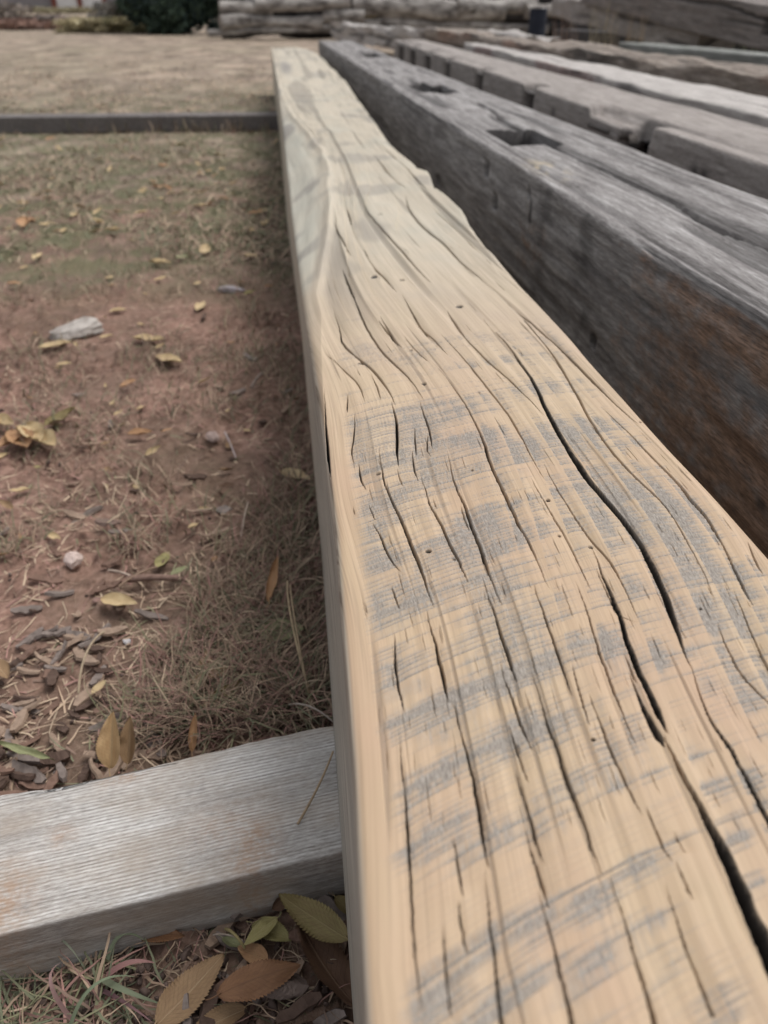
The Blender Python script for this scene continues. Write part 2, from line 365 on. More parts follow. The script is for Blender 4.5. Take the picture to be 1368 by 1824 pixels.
CRACKS = [  # (width of the opening in photo pixels at its widest, [(px, py) ...])
 (5, [(593,548),(606,580),(604,594),(609,610),(624,626),(644,641),(664,658),(681,678),(691,695),(700,711),(705,724)]),
 (4, [(696,713),(703,730),(706,748),(707,768),(706,792),(708,816),(711,834)]),
 (1.5, [(707,834),(712,853),(718,868)]),
 (4, [(620,505),(633,532),(644,557),(653,580),(666,600),(678,621),(695,639),(715,658),(728,671),(738,684),(747,701),(755,715)]),
 (3, [(747,715),(755,738),(762,758),(767,775),(770,800)]),
 (2.5, [(676,560),(688,580),(705,604),(718,620)]),
 (2, [(718,597),(732,614),(748,632),(765,647)]),
 (5.5, [(769,647),(785,664),(802,684),(819,708),(833,731),(849,758),(859,782),(866,802),(873,826),(886,856),(900,884),(912,910),(923,932),(938,959),(955,998),(965,1019),(980,1057)]),
 (5, [(949,1036),(951,1050),(968,1091),(982,1128),(996,1169),(1009,1207),(1020,1242)]),
 (2.5, [(735,560),(748,580),(769,600),(785,617),(799,634)]),
 (3, [(781,592),(809,620),(833,647),(853,671),(871,695),(890,718),(910,745),(927,775),(943,809),(960,839),(972,860)]),
 (3, [(966,822),(982,855),(999,882),(1020,916),(1040,944),(1054,964),(1071,981),(1085,995),(1098,1019),(1116,1053),(1129,1084),(1139,1111)]),
 (3, [(944,851),(962,882),(982,916),(1003,947),(1018,978),(1033,1009),(1047,1039),(1052,1055)]),
 (3.5, [(1023,1033),(1037,1067),(1051,1104),(1061,1139),(1071,1169),(1085,1207),(1102,1249),(1119,1294),(1136,1334)]),
 (3, [(1018,1180),(1030,1221),(1044,1272),(1052,1296)]),
 (4, [(1047,1231),(1056,1252),(1068,1281),(1081,1318),(1095,1349),(1112,1387),(1133,1431),(1146,1457)]),
 (4, [(1150,1435),(1167,1472),(1187,1517),(1198,1536)]),
 (5, [(1201,1530),(1215,1558),(1235,1604)]),
 (5, [(1180,1565),(1201,1626),(1222,1688),(1246,1746),(1272,1812)]),
 (10, [(1052,972),(1064,1002),(1078,1034),(1092,1063),(1105,1098),(1112,1128),(1126,1163),(1139,1197),(1157,1231),(1174,1267),(1191,1308)]),
 (36, [(1183,1305),(1191,1329),(1215,1377),(1239,1421),(1263,1469),(1287,1513),(1311,1565),(1334,1619),(1360,1675),(1400,1765),(1440,1860),(1500,1990),(1560,2150)]),
 (11, [(1120,1193),(1136,1234),(1153,1272),(1169,1305),(1184,1329)]),
 (11, [(859,563),(880,590),(907,614),(930,650),(957,690),(974,735),(1000,780),(1020,812),(1044,850),(1068,877),(1097,910),(1120,938),(1143,970),(1162,1006),(1180,1046),(1194,1084),(1208,1128),(1218,1159),(1234,1196)]),
 (10, [(1228,1180),(1245,1234),(1259,1269),(1269,1288),(1297,1325),(1317,1359),(1338,1397),(1355,1431),(1368,1455),(1400,1515),(1450,1620)]),
 (3, [(806,570),(826,599),(853,627),(880,654),(910,678),(937,705),(957,728),(972,745)]),
 (4, [(885,520),(927,560),(951,590),(979,622),(1003,660),(1027,700),(1054,752),(1092,806),(1119,836),(1146,862),(1174,886),(1198,916),(1218,951),(1239,992),(1256,1022),(1269,1060),(1281,1093)]),
 (3.5, [(1276,1105),(1287,1135),(1304,1169),(1317,1193),(1341,1221),(1364,1243),(1400,1290)]),
 (4, [(900,537),(927,558),(951,578),(982,604),(1013,634),(1044,664),(1071,692),(1098,720),(1122,742),(1141,758)]),
 (6, [(1068,722),(1095,748),(1122,771),(1153,804),(1184,834),(1208,858),(1232,889),(1256,913),(1276,947),(1297,980),(1309,1003)]),
 (4, [(1283,958),(1304,998),(1317,1026),(1331,1053),(1342,1079)]),
 (5, [(1304,1044),(1321,1084),(1338,1122),(1355,1159),(1368,1182),(1395,1240)]),
 (3, [(1331,962),(1345,992),(1359,1021)]),
 (6, [(674,793),(680,836),(688,869),(701,900),(715,925),(725,953),(739,982),(749,1011),(761,1045),(773,1086)]),
 (6, [(758,1083),(767,1116),(777,1150),(784,1183),(792,1217),(798,1253)]),
 (7, [(803,1234),(813,1272),(823,1309),(834,1352),(846,1399),(854,1446),(860,1490),(868,1534),(873,1558)]),
 (6, [(860,1541),(868,1593),(873,1648),(882,1707),(889,1789),(896,1830),(904,1900)]),
 (2.5, [(638,820),(643,853),(652,873)]), (1.5, [(656,897),(668,927)]),
 (3, [(661,926),(678,953),(688,980),(700,1000),(715,1020)]), (2, [(696,1040),(706,1064),(713,1084)]),
 (3.5, [(701,1125),(705,1150),(703,1171),(707,1205),(714,1235),(720,1271)]),
 (4, [(709,1301),(714,1350),(720,1397),(726,1467),(729,1525),(733,1572),(734,1628),(740,1701),(747,1765),(750,1830)]),
 (2.5, [(733,800),(738,836),(744,858)]),
 (5, [(749,844),(759,879),(769,906),(782,927),(792,948),(802,970),(813,990),(823,1012),(836,1041)]),
 (6, [(796,807),(806,846),(816,879),(833,913),(843,943),(853,965),(863,995),(878,1039),(894,1081)]),
 (6, [(858,1025),(872,1067),(884,1100),(896,1140),(909,1174),(922,1219)]),
 (5, [(889,1172),(902,1220),(915,1254),(931,1294),(949,1338)]),
 (7, [(945,1192),(958,1232),(970,1269),(980,1300),(999,1353),(1016,1404),(1037,1455),(1054,1507),(1075,1570)]),
 (7, [(1079,1544),(1102,1609),(1122,1671),(1139,1729),(1153,1773),(1168,1828),(1190,1900)]),
 (4, [(905,1286),(921,1336),(942,1396)]),
 (5, [(916,1364),(931,1411),(944,1455),(958,1503),(969,1543)]),
 (6, [(934,1467),(951,1531),(965,1575),(980,1621)]),
 (7, [(955,1574),(968,1623),(982,1667),(996,1726),(1013,1797),(1022,1830),(1036,1900)]),
 (3, [(805,1485),(816,1537),(826,1601)]), (3, [(815,1600),(825,1666),(832,1703)]),
 (3, [(789,1640),(792,1701),(799,1771),(803,1822)]),
 (4, [(646,352),(658,379),(680,404),(701,428),(726,456),(744,481),(769,504)]),
 (4, [(722,345),(726,367),(741,388),(765,413),(793,434),(818,462),(848,490),(885,521)]),
 (3, [(594,395),(609,422),(625,452)]), (3, [(646,438),(664,471),(689,496),(707,520)]),
 (3, [(716,523),(732,551),(747,579),(765,600),(782,622)]),
 (4, [(765,367),(790,388),(818,413),(842,440),(876,476)]), (3, [(618,367),(627,396)]),
 (3, [(673,567),(695,594),(714,618)]), (3, [(664,275),(680,293),(701,321),(727,338)]),
 (3, [(676,256),(695,275),(720,296),(741,321),(766,344)]), (3, [(796,551),(811,576),(831,602)]),
 (3, [(609,470),(624,511),(634,530)]),
 (2, [(660,664),(672,690),(678,712)]), (2, [(575,625),(610,655),(640,684),(650,718)]),
 (2, [(632,735),(631,770),(625,800),(630,825)]), (2, [(620,700),(618,735)]),
 (2, [(738,760),(741,800),(742,812)]), (2, [(762,770),(760,800),(768,815)]),
 (2, [(820,900),(828,920),(836,945)]), (2, [(1110,1160),(1122,1180),(1135,1215)]),
 (2.5, [(1060,1010),(1084,1060),(1100,1095),(1140,1111)]), (2, [(1200,1480),(1222,1520)]), (5, [(577,690),(580,745),(585,800),(590,850)]),
]
HOLES = [(674,843,3),(841,839,3),(976,892,3),(996,955,3.2),(809,995,4),(1052,975,3.6),(1248,1084,3.6),(642,646,3.5),(755,684,3.5),
         (916,685,3),(853,702,3),(732,623,3),(668,491,6),(715,493,7),(818,547,5),(1141,750,3),(676,379,5),(1057,1317,3),(763,982,4.5)]

def px_scale(Y):            # metres per photo pixel, across, at distance Y on the top
    return (Y * math.cos(PITCH) + HC * math.sin(PITCH)) / FPX

ck = []
slx, sly, slm = [], [], []
for wpx, pts in CRACKS:
    P = np.array([at(x, y, TOPZ)[:2] for x, y in pts])
    P = P[np.argsort(P[:, 1])]
    ck.append((wpx, P))
    for k in range(len(P) - 1):
        a, b = P[k], P[k + 1]
        if b[1] - a[1] > 1e-4:
            slx.append((a[0] + b[0]) / 2); sly.append((a[1] + b[1]) / 2); slm.append((b[0] - a[0]) / (b[1] - a[1]))
for RP in ([(.013,4.46),(.019,3.16),(.043,2.32),(.076,2.0),(.093,1.73),(.090,1.49),(.080,1.33),(.070,1.2),(.056,1.04),(.040,.88),(.030,.78)],
           [(.25,6.0),(.24,4.0),(.215,2.8),(.205,2.2),(.205,1.84),(.215,1.5),(.225,1.2),(.23,1.0)], [(.15,6.0),(.14,4.0),(.135,2.8),(.145,2.1),(.155,1.8),(.15,1.5)]):
    for k in range(len(RP) - 1):
        a, b = RP[k + 1], RP[k]
        for q in (.25, .75): slx.append(a[0] + (b[0] - a[0]) * q); sly.append(a[1] + (b[1] - a[1]) * q); slm.append((b[0] - a[0]) / (b[1] - a[1]))
slx, sly, slm = map(np.array, (slx, sly, slm))

# rows, one every 1.25 photo pixels along the top, coarser behind the camera
pys = np.arange(1960, 84, -1.25)
ys = np.array([at(684, p, TOPZ)[1] for p in pys])
Yr = np.concatenate([np.linspace(-0.9, ys[0] - 0.004, 60), ys, [6.55, 6.75]])
Yr = np.unique(np.round(Yr, 6)); Yr = Yr[Yr <= 6.75]

Lpts = np.array([(-0.9,.005),(.097,.0067),(.19,.0115),(.35,.0165),(.536,.0165),(.8,.014),(1.3,.0135),(2.0,.015),(3.1,.014),(4.4,.010),(6.8,-.001)])
RGpts = np.array([(-0.9,.005),(.097,.0067),(.19,.0125),(.35,.0175),(.536,.021),(.63,.025),(.72,.030),(.79,.030),(.88,.040),(1.04,.056),(1.2,.070),(1.33,.080),(1.49,.090),(1.73,.093),(2.0,.076),(2.32,.043),(3.16,.019),(4.46,.013),(6.8,.002)])
Rpts = np.array([(-0.9,.252),(.3,.255),(.574,.255),(.842,.254),(1.009,.255),(1.075,.261),(1.153,.268),(1.238,.266),(1.282,.264),(1.311,.256),(1.384,.264),(1.465,.273),(1.508,.262),(1.84,.253),(2.252,.260),(2.796,.274),(3.42,.298),(3.983,.301),(5.134,.305),(5.947,.301),(6.45,.262),(6.75,.20)])
def sm_interp(Y, P, n=5):
    v = np.interp(Y, P[:, 0], P[:, 1])
    return v
NCOL = 720
Lc = np.interp(Yr, Lpts[:, 0], Lpts[:, 1]); RG = np.interp(Yr, RGpts[:, 0], RGpts[:, 1]); Rc = np.interp(Yr, Rpts[:, 0], Rpts[:, 1])
RG = RG + (vnoise(Yr * 9, Yr * 0, 31) - 0.5) * 0.006 * sstep(0.6, 1.0, Yr)
Rc = Rc + (vnoise(Yr * 14, Yr * 0, 33) - 0.5) * 0.0025
RG = np.maximum(RG, Lc + 0.0005)
# columns: concentrate them where the photograph looks closest
sc_ = np.linspace(0, 1, NCOL)
edge = np.array([0, .0012, .003, .0055, .009, .013])
X = Lc[:, None] + (Rc - Lc)[:, None] * sc_[None, :]
Y = np.repeat(Yr[:, None], NCOL, 1)

# grain streamlines from the traced checks
def slope_field(X, Y):
    Yc = np.clip(Y, 0.11, 6.4)
    lx, ly = slx / 0.03, np.log(np.maximum(sly, 0.08)) / 0.13
    num = 0; den = 1e-6
    for a, b, m in zip(lx, ly, slm):
        wgt = np.exp(-np.minimum(0.5 * ((X / 0.03 - a) ** 2 + (np.log(Yc) / 0.13 - b) ** 2), 30))
        num = num + wgt * m; den = den + wgt
    return num / den
gX = np.linspace(-0.05, 0.36, 60); gY = np.exp(np.linspace(math.log(0.11), math.log(6.8), 160))
GX, GY = np.meshgrid(gX, gY)
SF = slope_field(GX, GY)
seed = np.linspace(-0.25, 0.6, 240)
cur = seed.copy(); Gmap = np.zeros_like(X)
prevY = Yr[0]
lgY = np.log(gY)
for i, yv in enumerate(Yr):
    dy = yv - prevY
    if yv > 0.11 and dy > 0:
        fi = np.interp(math.log(max(prevY, 0.11)), lgY, np.arange(len(gY))); i0 = int(min(fi, len(gY) - 2)); ft = fi - i0
        row = SF[i0] * (1 - ft) + SF[i0 + 1] * ft
        cur = cur + dy * np.interp(cur, gX, row)
        cur = np.maximum.accumulate(cur + np.arange(len(cur)) * 1e-7)
    prevY = yv
    Gmap[i] = np.interp(X[i], cur, seed)
G = Gmap

# surface height
Wn = X - Lc[:, None]; Wr = Rc[:, None] - X
Z = np.zeros_like(X)
amp = sstep(0.3, 1.2, Y)
Z += (fbm(G * 16, Y * 2.2, 41, 3) - 0.5) * (0.003 + 0.008 * amp)
Z += (fbm(G * 45, Y * 6, 43, 3) - 0.5) * 0.0025 * amp
# wane: the corner falls away to the left of the ridge
cw = np.maximum(RG - Lc, 1e-4)[:, None]
wa = np.clip((RG[:, None] - X) / cw, 0, 1)
zc = (0.004 + 0.48 * np.maximum(RG - Lc - 0.006, 0))[:, None]
Z += -zc * (wa ** 1.15) + 0.0045 * np.exp(-((X - RG[:, None]) / 0.007) ** 2) * sstep(0.01, 0.04, cw)
r0 = 0.006
Z += -(r0 - np.sqrt(np.clip(r0 ** 2 - np.clip(r0 - Wn, 0, r0) ** 2, 0, None))) * 0.8
r1 = 0.008
Z += -(r1 - np.sqrt(np.clip(r1 ** 2 - np.clip(r1 - Wr, 0, r1) ** 2, 0, None)))
# cupped strips between the checks, on the far half they read as ripples
phase = G * 62 + (fbm(G * 9, Y * 1.3, 47, 2)) * 5
strip = phase - np.floor(phase)
Z += (fbm(X * 8, Y * 7, 44, 3) - 0.5) * 0.018 * sstep(1.1, 2.6, Y)
Z += (strip - 0.5) * 0.0030 * sstep(0.45, 0.9, Y) * sstep(0.0, 0.02, X - RG[:, None])

dirt = np.zeros_like(X)
def carve(P, wpx, depthk=4.5, maxd=0.040, jag=True, seedk=0):
    y0, y1 = P[0, 1], P[-1, 1]
    i0, i1 = np.searchsorted(Yr, y0), np.searchsorted(Yr, y1)
    if i1 - i0 < 2: return
    yy = Yr[i0:i1]
    # Catmull-like smoothing of the traced line
    xc = np.interp(yy, P[:, 1], P[:, 0])
    k = max(1, min(15, (i1 - i0) // 8))
    ker = np.ones(2 * k + 1) / (2 * k + 1)
    xp = np.pad(xc, k, mode='reflect', reflect_type='odd'); xc = np.convolve(xp, ker, 'valid')
    mpp = px_scale(yy)
    if jag:
        xc = xc + (vnoise(yy / mpp / 14.0, yy * 0 + seedk, 51) - 0.5) * mpp * min(3.0, 1.0 + wpx * 0.25) + (vnoise(yy / mpp / 4.0, yy * 0 + seedk, 52) - 0.5) * mpp * 0.9
    t = np.clip((yy - y0) / (y1 - y0), 0, 1)
    open0 = 0.0 if y0 > 0.09 else 1.0
    tap = np.minimum(1, np.minimum((t + open0) / (0.28 if wpx < 9 else 0.10), (1 - t) / (0.45 if wpx < 5 else 0.8))) ** 0.85
    wid = wpx * 1.18 * mpp * tap * (0.8 + 0.4 * vnoise(yy / mpp / 22.0, yy * 0 + seedk + 5, 53))
    if wpx >= 11: wid = np.maximum(wid, 0)
    hw = np.maximum(wid / 2, 1e-5)
    mg = 0.014 + float(wid.max())
    s0 = max(0, int(((xc - mg - Lc[i0:i1]) / (Rc - Lc)[i0:i1]).min() * NCOL)); s1 = min(NCOL, int(((xc + mg - Lc[i0:i1]) / (Rc - Lc)[i0:i1]).max() * NCOL) + 2)
    if s1 <= s0: return
    dx = X[i0:i1, s0:s1] - xc[:, None]
    col = (Rc - Lc)[i0:i1] / NCOL
    hwm = np.maximum(hw * (1.0 if wpx > 7 else 0.95), col * 0.7)[:, None]
    soft = np.minimum(1, hw[:, None] / hwm) ** 0.6
    q = np.abs(dx) / hwm
    prof = 1 - sstep(0.55, 1.15, q)
    if wpx >= 11:     # open groove: dark bottom lies left, right wall slopes
        qq = dx / hwm
        prof = np.where(qq < 0, 1 - sstep(-1.1, -0.75, qq) * 0, 1) * (1 - sstep(0.72, 1.08, np.abs(qq)))
        prof = prof * np.where(qq > 0.1, 1 - 0.35 * sstep(0.1, 1.0, qq), 1)
    dep = np.minimum(maxd, depthk * wid + 0.0012 * tap)[:, None]
    Z[i0:i1, s0:s1] -= prof * dep * soft
    d = (1 - (sstep(0.85, 1.35, q) if wpx > 7 else sstep(0.6, 1.1, q))) * soft * (1.0 if wpx >= 2.5 else 0.30 + 0.14 * wpx) * (0.95 if wpx < 11 else np.where(dx / hwm < 0.15, 0.97, 0.97 - 0.25 * sstep(0.15, 0.9, dx / hwm))) * np.minimum(1, tap[:, None] * 2)  # crack dirt; open groove also gets shade painted darker on its left side
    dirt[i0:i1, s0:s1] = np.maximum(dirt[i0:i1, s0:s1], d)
    # the wood dips slightly towards a check
    if wpx >= 2: Z[i0:i1, s0:s1] -= 0.0009 * np.exp(-(dx / 0.004) ** 2) * tap[:, None]
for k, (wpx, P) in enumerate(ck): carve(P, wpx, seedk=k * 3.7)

# small hairline checks following the grain
def grain_x(g, yv):
    i = np.searchsorted(Yr, yv); i = min(max(i, 0), len(Yr) - 1)
    return float(np.interp(g, G[i], X[i]))
for k in range(230):
    py0 = rng.uniform(780, 1500) if k < 190 else rng.uniform(330, 700)
    px0 = rng.uniform(600, 1368)
    p = at(px0, py0, TOPZ)
    i = np.searchsorted(Yr, p[1])
    if i >= len(Yr) - 2 or not (Lc[i] + 0.012 < p[0] < Rc[i] - 0.006): continue
    ln = rng.uniform(25, 75) * (0.6 + 1.1 * float(sstep(900, 1700, py0)))
    q = at(px0, py0 - ln, TOPZ)
    g = float(np.interp(p[0], X[i], G[i]))
    yy = np.linspace(p[1], q[1], 6)
    P = np.array([(grain_x(g, v), v) for v in yy])
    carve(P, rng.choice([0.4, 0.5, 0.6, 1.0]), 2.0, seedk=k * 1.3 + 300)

for (hx, hy, hr) in HOLES:
    p = at(hx, hy, TOPZ); s = float(px_scale(p[1])) * hr
    i0, i1 = np.searchsorted(Yr, p[1] - 4 * s), np.searchsorted(Yr, p[1] + 4 * s)
    d = np.hypot(X[i0:i1] - p[0], (Y[i0:i1] - p[1])) / (s * (1 + 0.3 * np.sin(hx)))
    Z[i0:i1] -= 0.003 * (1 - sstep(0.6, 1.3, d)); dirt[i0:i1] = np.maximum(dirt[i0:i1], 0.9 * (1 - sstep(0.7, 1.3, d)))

# fine open grain between the checks, long and continuous
for fq, th, kz, sd, yk in ((300, 0.80, 0.0007, 85, 5.0), (110, 0.76, 0.0016, 86, 1.6), (60, 0.72, 0.0026, 87, 1.0)):
    nz_ = vnoise(G * fq, Y * yk, sd)
    gl = sstep(th, th + 0.14, nz_) * sstep(0.0, 0.012, X - RG[:, None]) * sstep(0.002, 0.01, Wr)
    k_ = 1.0 if fq == 300 else sstep(0.45, 0.9, Y)
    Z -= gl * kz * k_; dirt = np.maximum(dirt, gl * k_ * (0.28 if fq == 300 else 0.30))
# saw marks (shallow arcs across the timber) and the grey skin left between them
S = Y - (0.50 * X - 0.90 * X * X)
tl = S + (fbm(X * 20, Y * 8, 61, 2) - 0.5) * 0.0016
G0 = G; G = G + (fbm(G * 50, Y * 60, 67, 3) - 0.5) * 0.016
band = fbm(tl * 50, G * 11, 65, 3)
band2 = fbm(tl * 150, G * 55, 66, 3)
# place the worn patches where the photograph has them (centre px, py, radius px, py, strength)
PATCH = [(720,770,150,75,.38),(640,800,60,70,.45),(760,840,140,60,.38),(860,790,60,40,.5),(680,900,70,70,.45),(660,980,60,60,.6),
 (830,960,110,55,.55),(740,950,60,60,.35),(900,880,70,60,.35),(660,1070,70,50,.55),(720,1060,60,40,.45),(690,1180,80,60,.35),(870,1060,90,70,.45),(900,1140,90,60,.4),
 (930,1200,110,50,.5),(1040,1140,50,30,.45),(780,1270,110,45,.55),(690,1290,70,30,.4),(900,1330,100,60,.35),(960,1290,60,50,.4),(1090,1160,60,30,.4),(1160,1170,50,40,.45),
 (1090,860,110,70,.7),(1180,900,80,80,.6),(1230,980,70,90,.55),(1030,770,90,50,.45),(1150,970,50,60,.35),(1290,1090,90,70,.55),(1330,1200,80,70,.55),(1280,1180,60,60,.45),
 (1340,1060,60,60,.4),(940,800,60,25,.5),(770,1380,110,35,.5),(700,1330,60,30,.4),(1010,1390,100,30,.4),(1080,1330,70,30,.35),(880,1490,100,40,.35),(790,1490,90,30,.5),(700,1530,60,18,.5),
 (1040,1610,70,35,.6),(950,1650,90,45,.5),(840,1700,120,45,.5),(1150,1540,90,30,.4),(1170,1640,50,25,.4),(1070,1710,90,35,.35),(900,1770,110,40,.45),(760,1790,100,50,.4),(1290,1780,90,45,.5),(1200,1720,60,40,.3),(1330,1490,60,30,.5),(1320,1390,60,30,.4),(1350,1560,40,30,.4),
 (870,600,90,30,.2),(960,680,80,40,.3),(780,640,90,40,.3),(640,620,40,30,.3),(1000,600,70,30,.25)]
dens = np.zeros_like(X) + 0.15
for (a, b, ra, rb, s) in PATCH:
    p = at(a, b, TOPZ)
    rx = ra * float(px_scale(p[1])); ry = abs(at(a, b - rb * 0.8, TOPZ)[1] - at(a, b + rb * 0.8, TOPZ)[1]) / 2
    sh = p[1] + (S * 0 + (X - p[0]) * (0.50 - 1.8 * min(max(p[0], 0), .25)))
    d = ((X - p[0]) / rx) ** 2 + ((Y - sh) / ry) ** 2
    dens = np.maximum(dens, s * np.exp(-d * 0.8) + 0.14)
nearA = 1 - sstep(0.50, 0.95, Y)
gstrip = G0 * 75 + fbm(G0 * 12, Y * 2, 71, 2) * 3; fr = gstrip - np.floor(gstrip)
comb = (1 - fr) ** 1.2
combm = 1 + (1.5 * comb - 0.75) * sstep(0.09, 0.15, X)
wash = np.clip(dens * 1.5 + (band - 0.5) * 1.5 + (band2 - 0.5) * 1.1 - 0.17, 0, 1) ** 1.1
def saw(pitch, wid, fg, thr, sd, tail):
    uu = tl / pitch + (vnoise(tl * 45, G0 * 3, sd) - 0.5) * 1.6
    ii = np.floor(uu); ff = uu - ii
    am = vnoise(ii * 7.31, G * fg + ii * 3.7, sd + 1) * 0.75 + vnoise(ii * 3.1, G * fg * 5 + ii, sd + 2) * 0.25
    return sstep(thr, thr + 0.16, am + (dens - 0.28) * 0.75) * (np.exp(-ff / wid) + tail * (1 - ff)) * sstep(0.0, wid * 0.5, ff)
lineG = np.maximum(saw(0.0026, 0.22, 8, 0.45, 72, 0.15), saw(0.0041, 0.16, 6, 0.48, 172, 0.2)) * np.clip(combm, 0, 2)
deep = saw(0.0125, 0.05, 6, 0.52, 272, 0.10)
cross = sstep(0.55, 0.75, vnoise(G0 * 900, Y * 60, 77))      # short dark fibres within the worn patches
grey = np.clip(wash * (0.42 + 0.30 * cross) * np.clip(combm, 0.3, 1.5) + 0.95 * lineG * (0.35 + 0.8 * wash) + 1.0 * deep, 0, 1.0) * nearA
sline = np.clip(lineG * 0.6 + deep, 0, 1)
edgefade = sstep(0.006, 0.020, X - RG[:, None]) * sstep(0.004, 0.02, Wr)
grey *= edgefade
Z -= 0.00030 * sstep(0.2, 0.9, grey) + 0.00040 * sline * nearA * edgefade
G = G0
pale = np.clip(sstep(0.32, 1.15, Y) * 1.0 + 0.6 * sstep(0.2, 0.8, wa) * sstep(0.01, 0.03, cw), 0, 1)  # far part paler: grazing sheen put into the colour, plus the pale wane
greyfar = sstep(0.52, 0.70, fbm(tl * 7, G * 14, 81, 3)) * 0.45 * sstep(0.6, 1.0, Y) + 0.30 * sstep(0.05, 0.6, wa) * sstep(0.01, 0.03, cw) * fbm(X * 30, Y * 4, 83, 3)
grey = np.clip(np.maximum(grey, greyfar), 0, 1) * (1 - dirt)
knot = at(500, 120, TOPZ)
grey = np.maximum(grey, 0.9 * np.exp(-(((X - knot[0] - .025) / .032) ** 2 + ((Y - knot[1]) / .55) ** 2)))
side_top = 0.85 * (1 - sstep(0.0, 0.0035, Wn)) * (1 - sstep(0.5, 0.9, Y))

# left wall, right wall and underside close the loop
nL, nR = 26, 30
n_rows = len(Yr)
ztopL = Z[:, 0]; ztopR = Z[:, -1]
tL = np.linspace(0, 1, nL, endpoint=False)[None, :]
botx = np.interp(Yr, [-0.9, .2, .65, 1.3, 2.2, 3.8, 6.8], [.004, .007, .015, .018, .009, .011, -.004])[:, None]
XL = botx + (Lc[:, None] - botx) * tL; ZL = (BOTZ - TOPZ) + (ztopL[:, None] - (BOTZ - TOPZ)) * tL
XL = XL + (fbm(ZL * 60, np.repeat(Yr[:, None], nL, 1) * 5, 91, 3) - 0.5) * 0.0025 * np.sin(tL * np.pi)
tR = np.linspace(0, 1, nR + 1)[None, 1:]
XR = Rc[:, None] + (fbm(tR * 8 + Yr[:, None] * 0, Yr[:, None] * 5 + tR * 0, 92, 3) - 0.5) * 0.006 * np.sin(tR * np.pi)
ZR = ztopR[:, None] + ((BOTZ - TOPZ) - ztopR[:, None]) * tR
AX = np.concatenate([XL, X, XR], 1); AZ = np.concatenate([ZL, Z, ZR], 1) + TOPZ
AY = np.repeat(Yr[:, None], AX.shape[1], 1).copy()
# ragged far end
rag = (vnoise(AX * 60, AZ * 40, 95) - 0.5) * 0.10
AY += rag * sstep(6.3, 6.7, AY)
def pad(a, l, r): return np.concatenate([np.zeros((n_rows, nL)) + l, a, np.zeros((n_rows, nR)) + r], 1)
gU = np.concatenate([ZL + 3.0, G, ZR + 7.0], 1)
nc = AX.shape[1]
faces = [grid_faces(n_rows, nc, closed=True)]
cap0 = np.arange(nc)[None, :].astype(np.int32); cap1 = ((n_rows - 1) * nc + np.arange(nc)[::-1])[None, :].astype(np.int32)
sideL = (0.75 * (1 - sstep(0.5, 1.1, Yr)) + 0.25)[:, None] * np.ones((1, nL))
SIDE = np.concatenate([sideL, side_top, np.ones((n_rows, nR)) * 0.8], 1)
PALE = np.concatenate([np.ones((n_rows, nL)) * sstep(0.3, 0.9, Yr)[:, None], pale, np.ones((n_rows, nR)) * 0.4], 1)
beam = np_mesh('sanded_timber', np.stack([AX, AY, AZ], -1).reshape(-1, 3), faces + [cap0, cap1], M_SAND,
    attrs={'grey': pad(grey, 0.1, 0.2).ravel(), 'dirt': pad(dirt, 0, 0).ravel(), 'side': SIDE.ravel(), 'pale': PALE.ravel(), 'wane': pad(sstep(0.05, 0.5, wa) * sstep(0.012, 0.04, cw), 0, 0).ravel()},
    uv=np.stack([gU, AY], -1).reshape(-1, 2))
tag(beam, 'long freshly sanded tan timber with wavy cracks and grey saw marks', 'timber')
print('sanded timber', n_rows, nc)

# ------------------------------------------------------------------ generic old timber
def loop_pts(w, h, step, r):
    """rounded rectangle, top-left-front corner at the origin, x 0..w, z 0..-h"""
    pts = []
    def arc(cx, cz, a0):
        for k in range(5):
            a = a0 - k / 4 * math.pi / 2
            pts.append((cx + r * math.cos(a), cz + r * math.sin(a)))
    def seg(p, q):
        d = math.hypot(q[0] - p[0], q[1] - p[1]); n = max(1, int(d / step))
        for k in range(1, n): pts.append((p[0] + (q[0] - p[0]) * k / n, p[1] + (q[1] - p[1]) * k / n))
    arc(r, -r, math.pi); seg((r, 0), (w - r, 0)); arc(w - r, -r, math.pi / 2); seg((w, -r), (w, -h + r))
    arc(w - r, -h + r, 0); seg((w - r, -h), (r, -h)); arc(r, -h + r, -math.pi / 2); seg((0, -h + r), (0, -r))
    return np.array(pts)

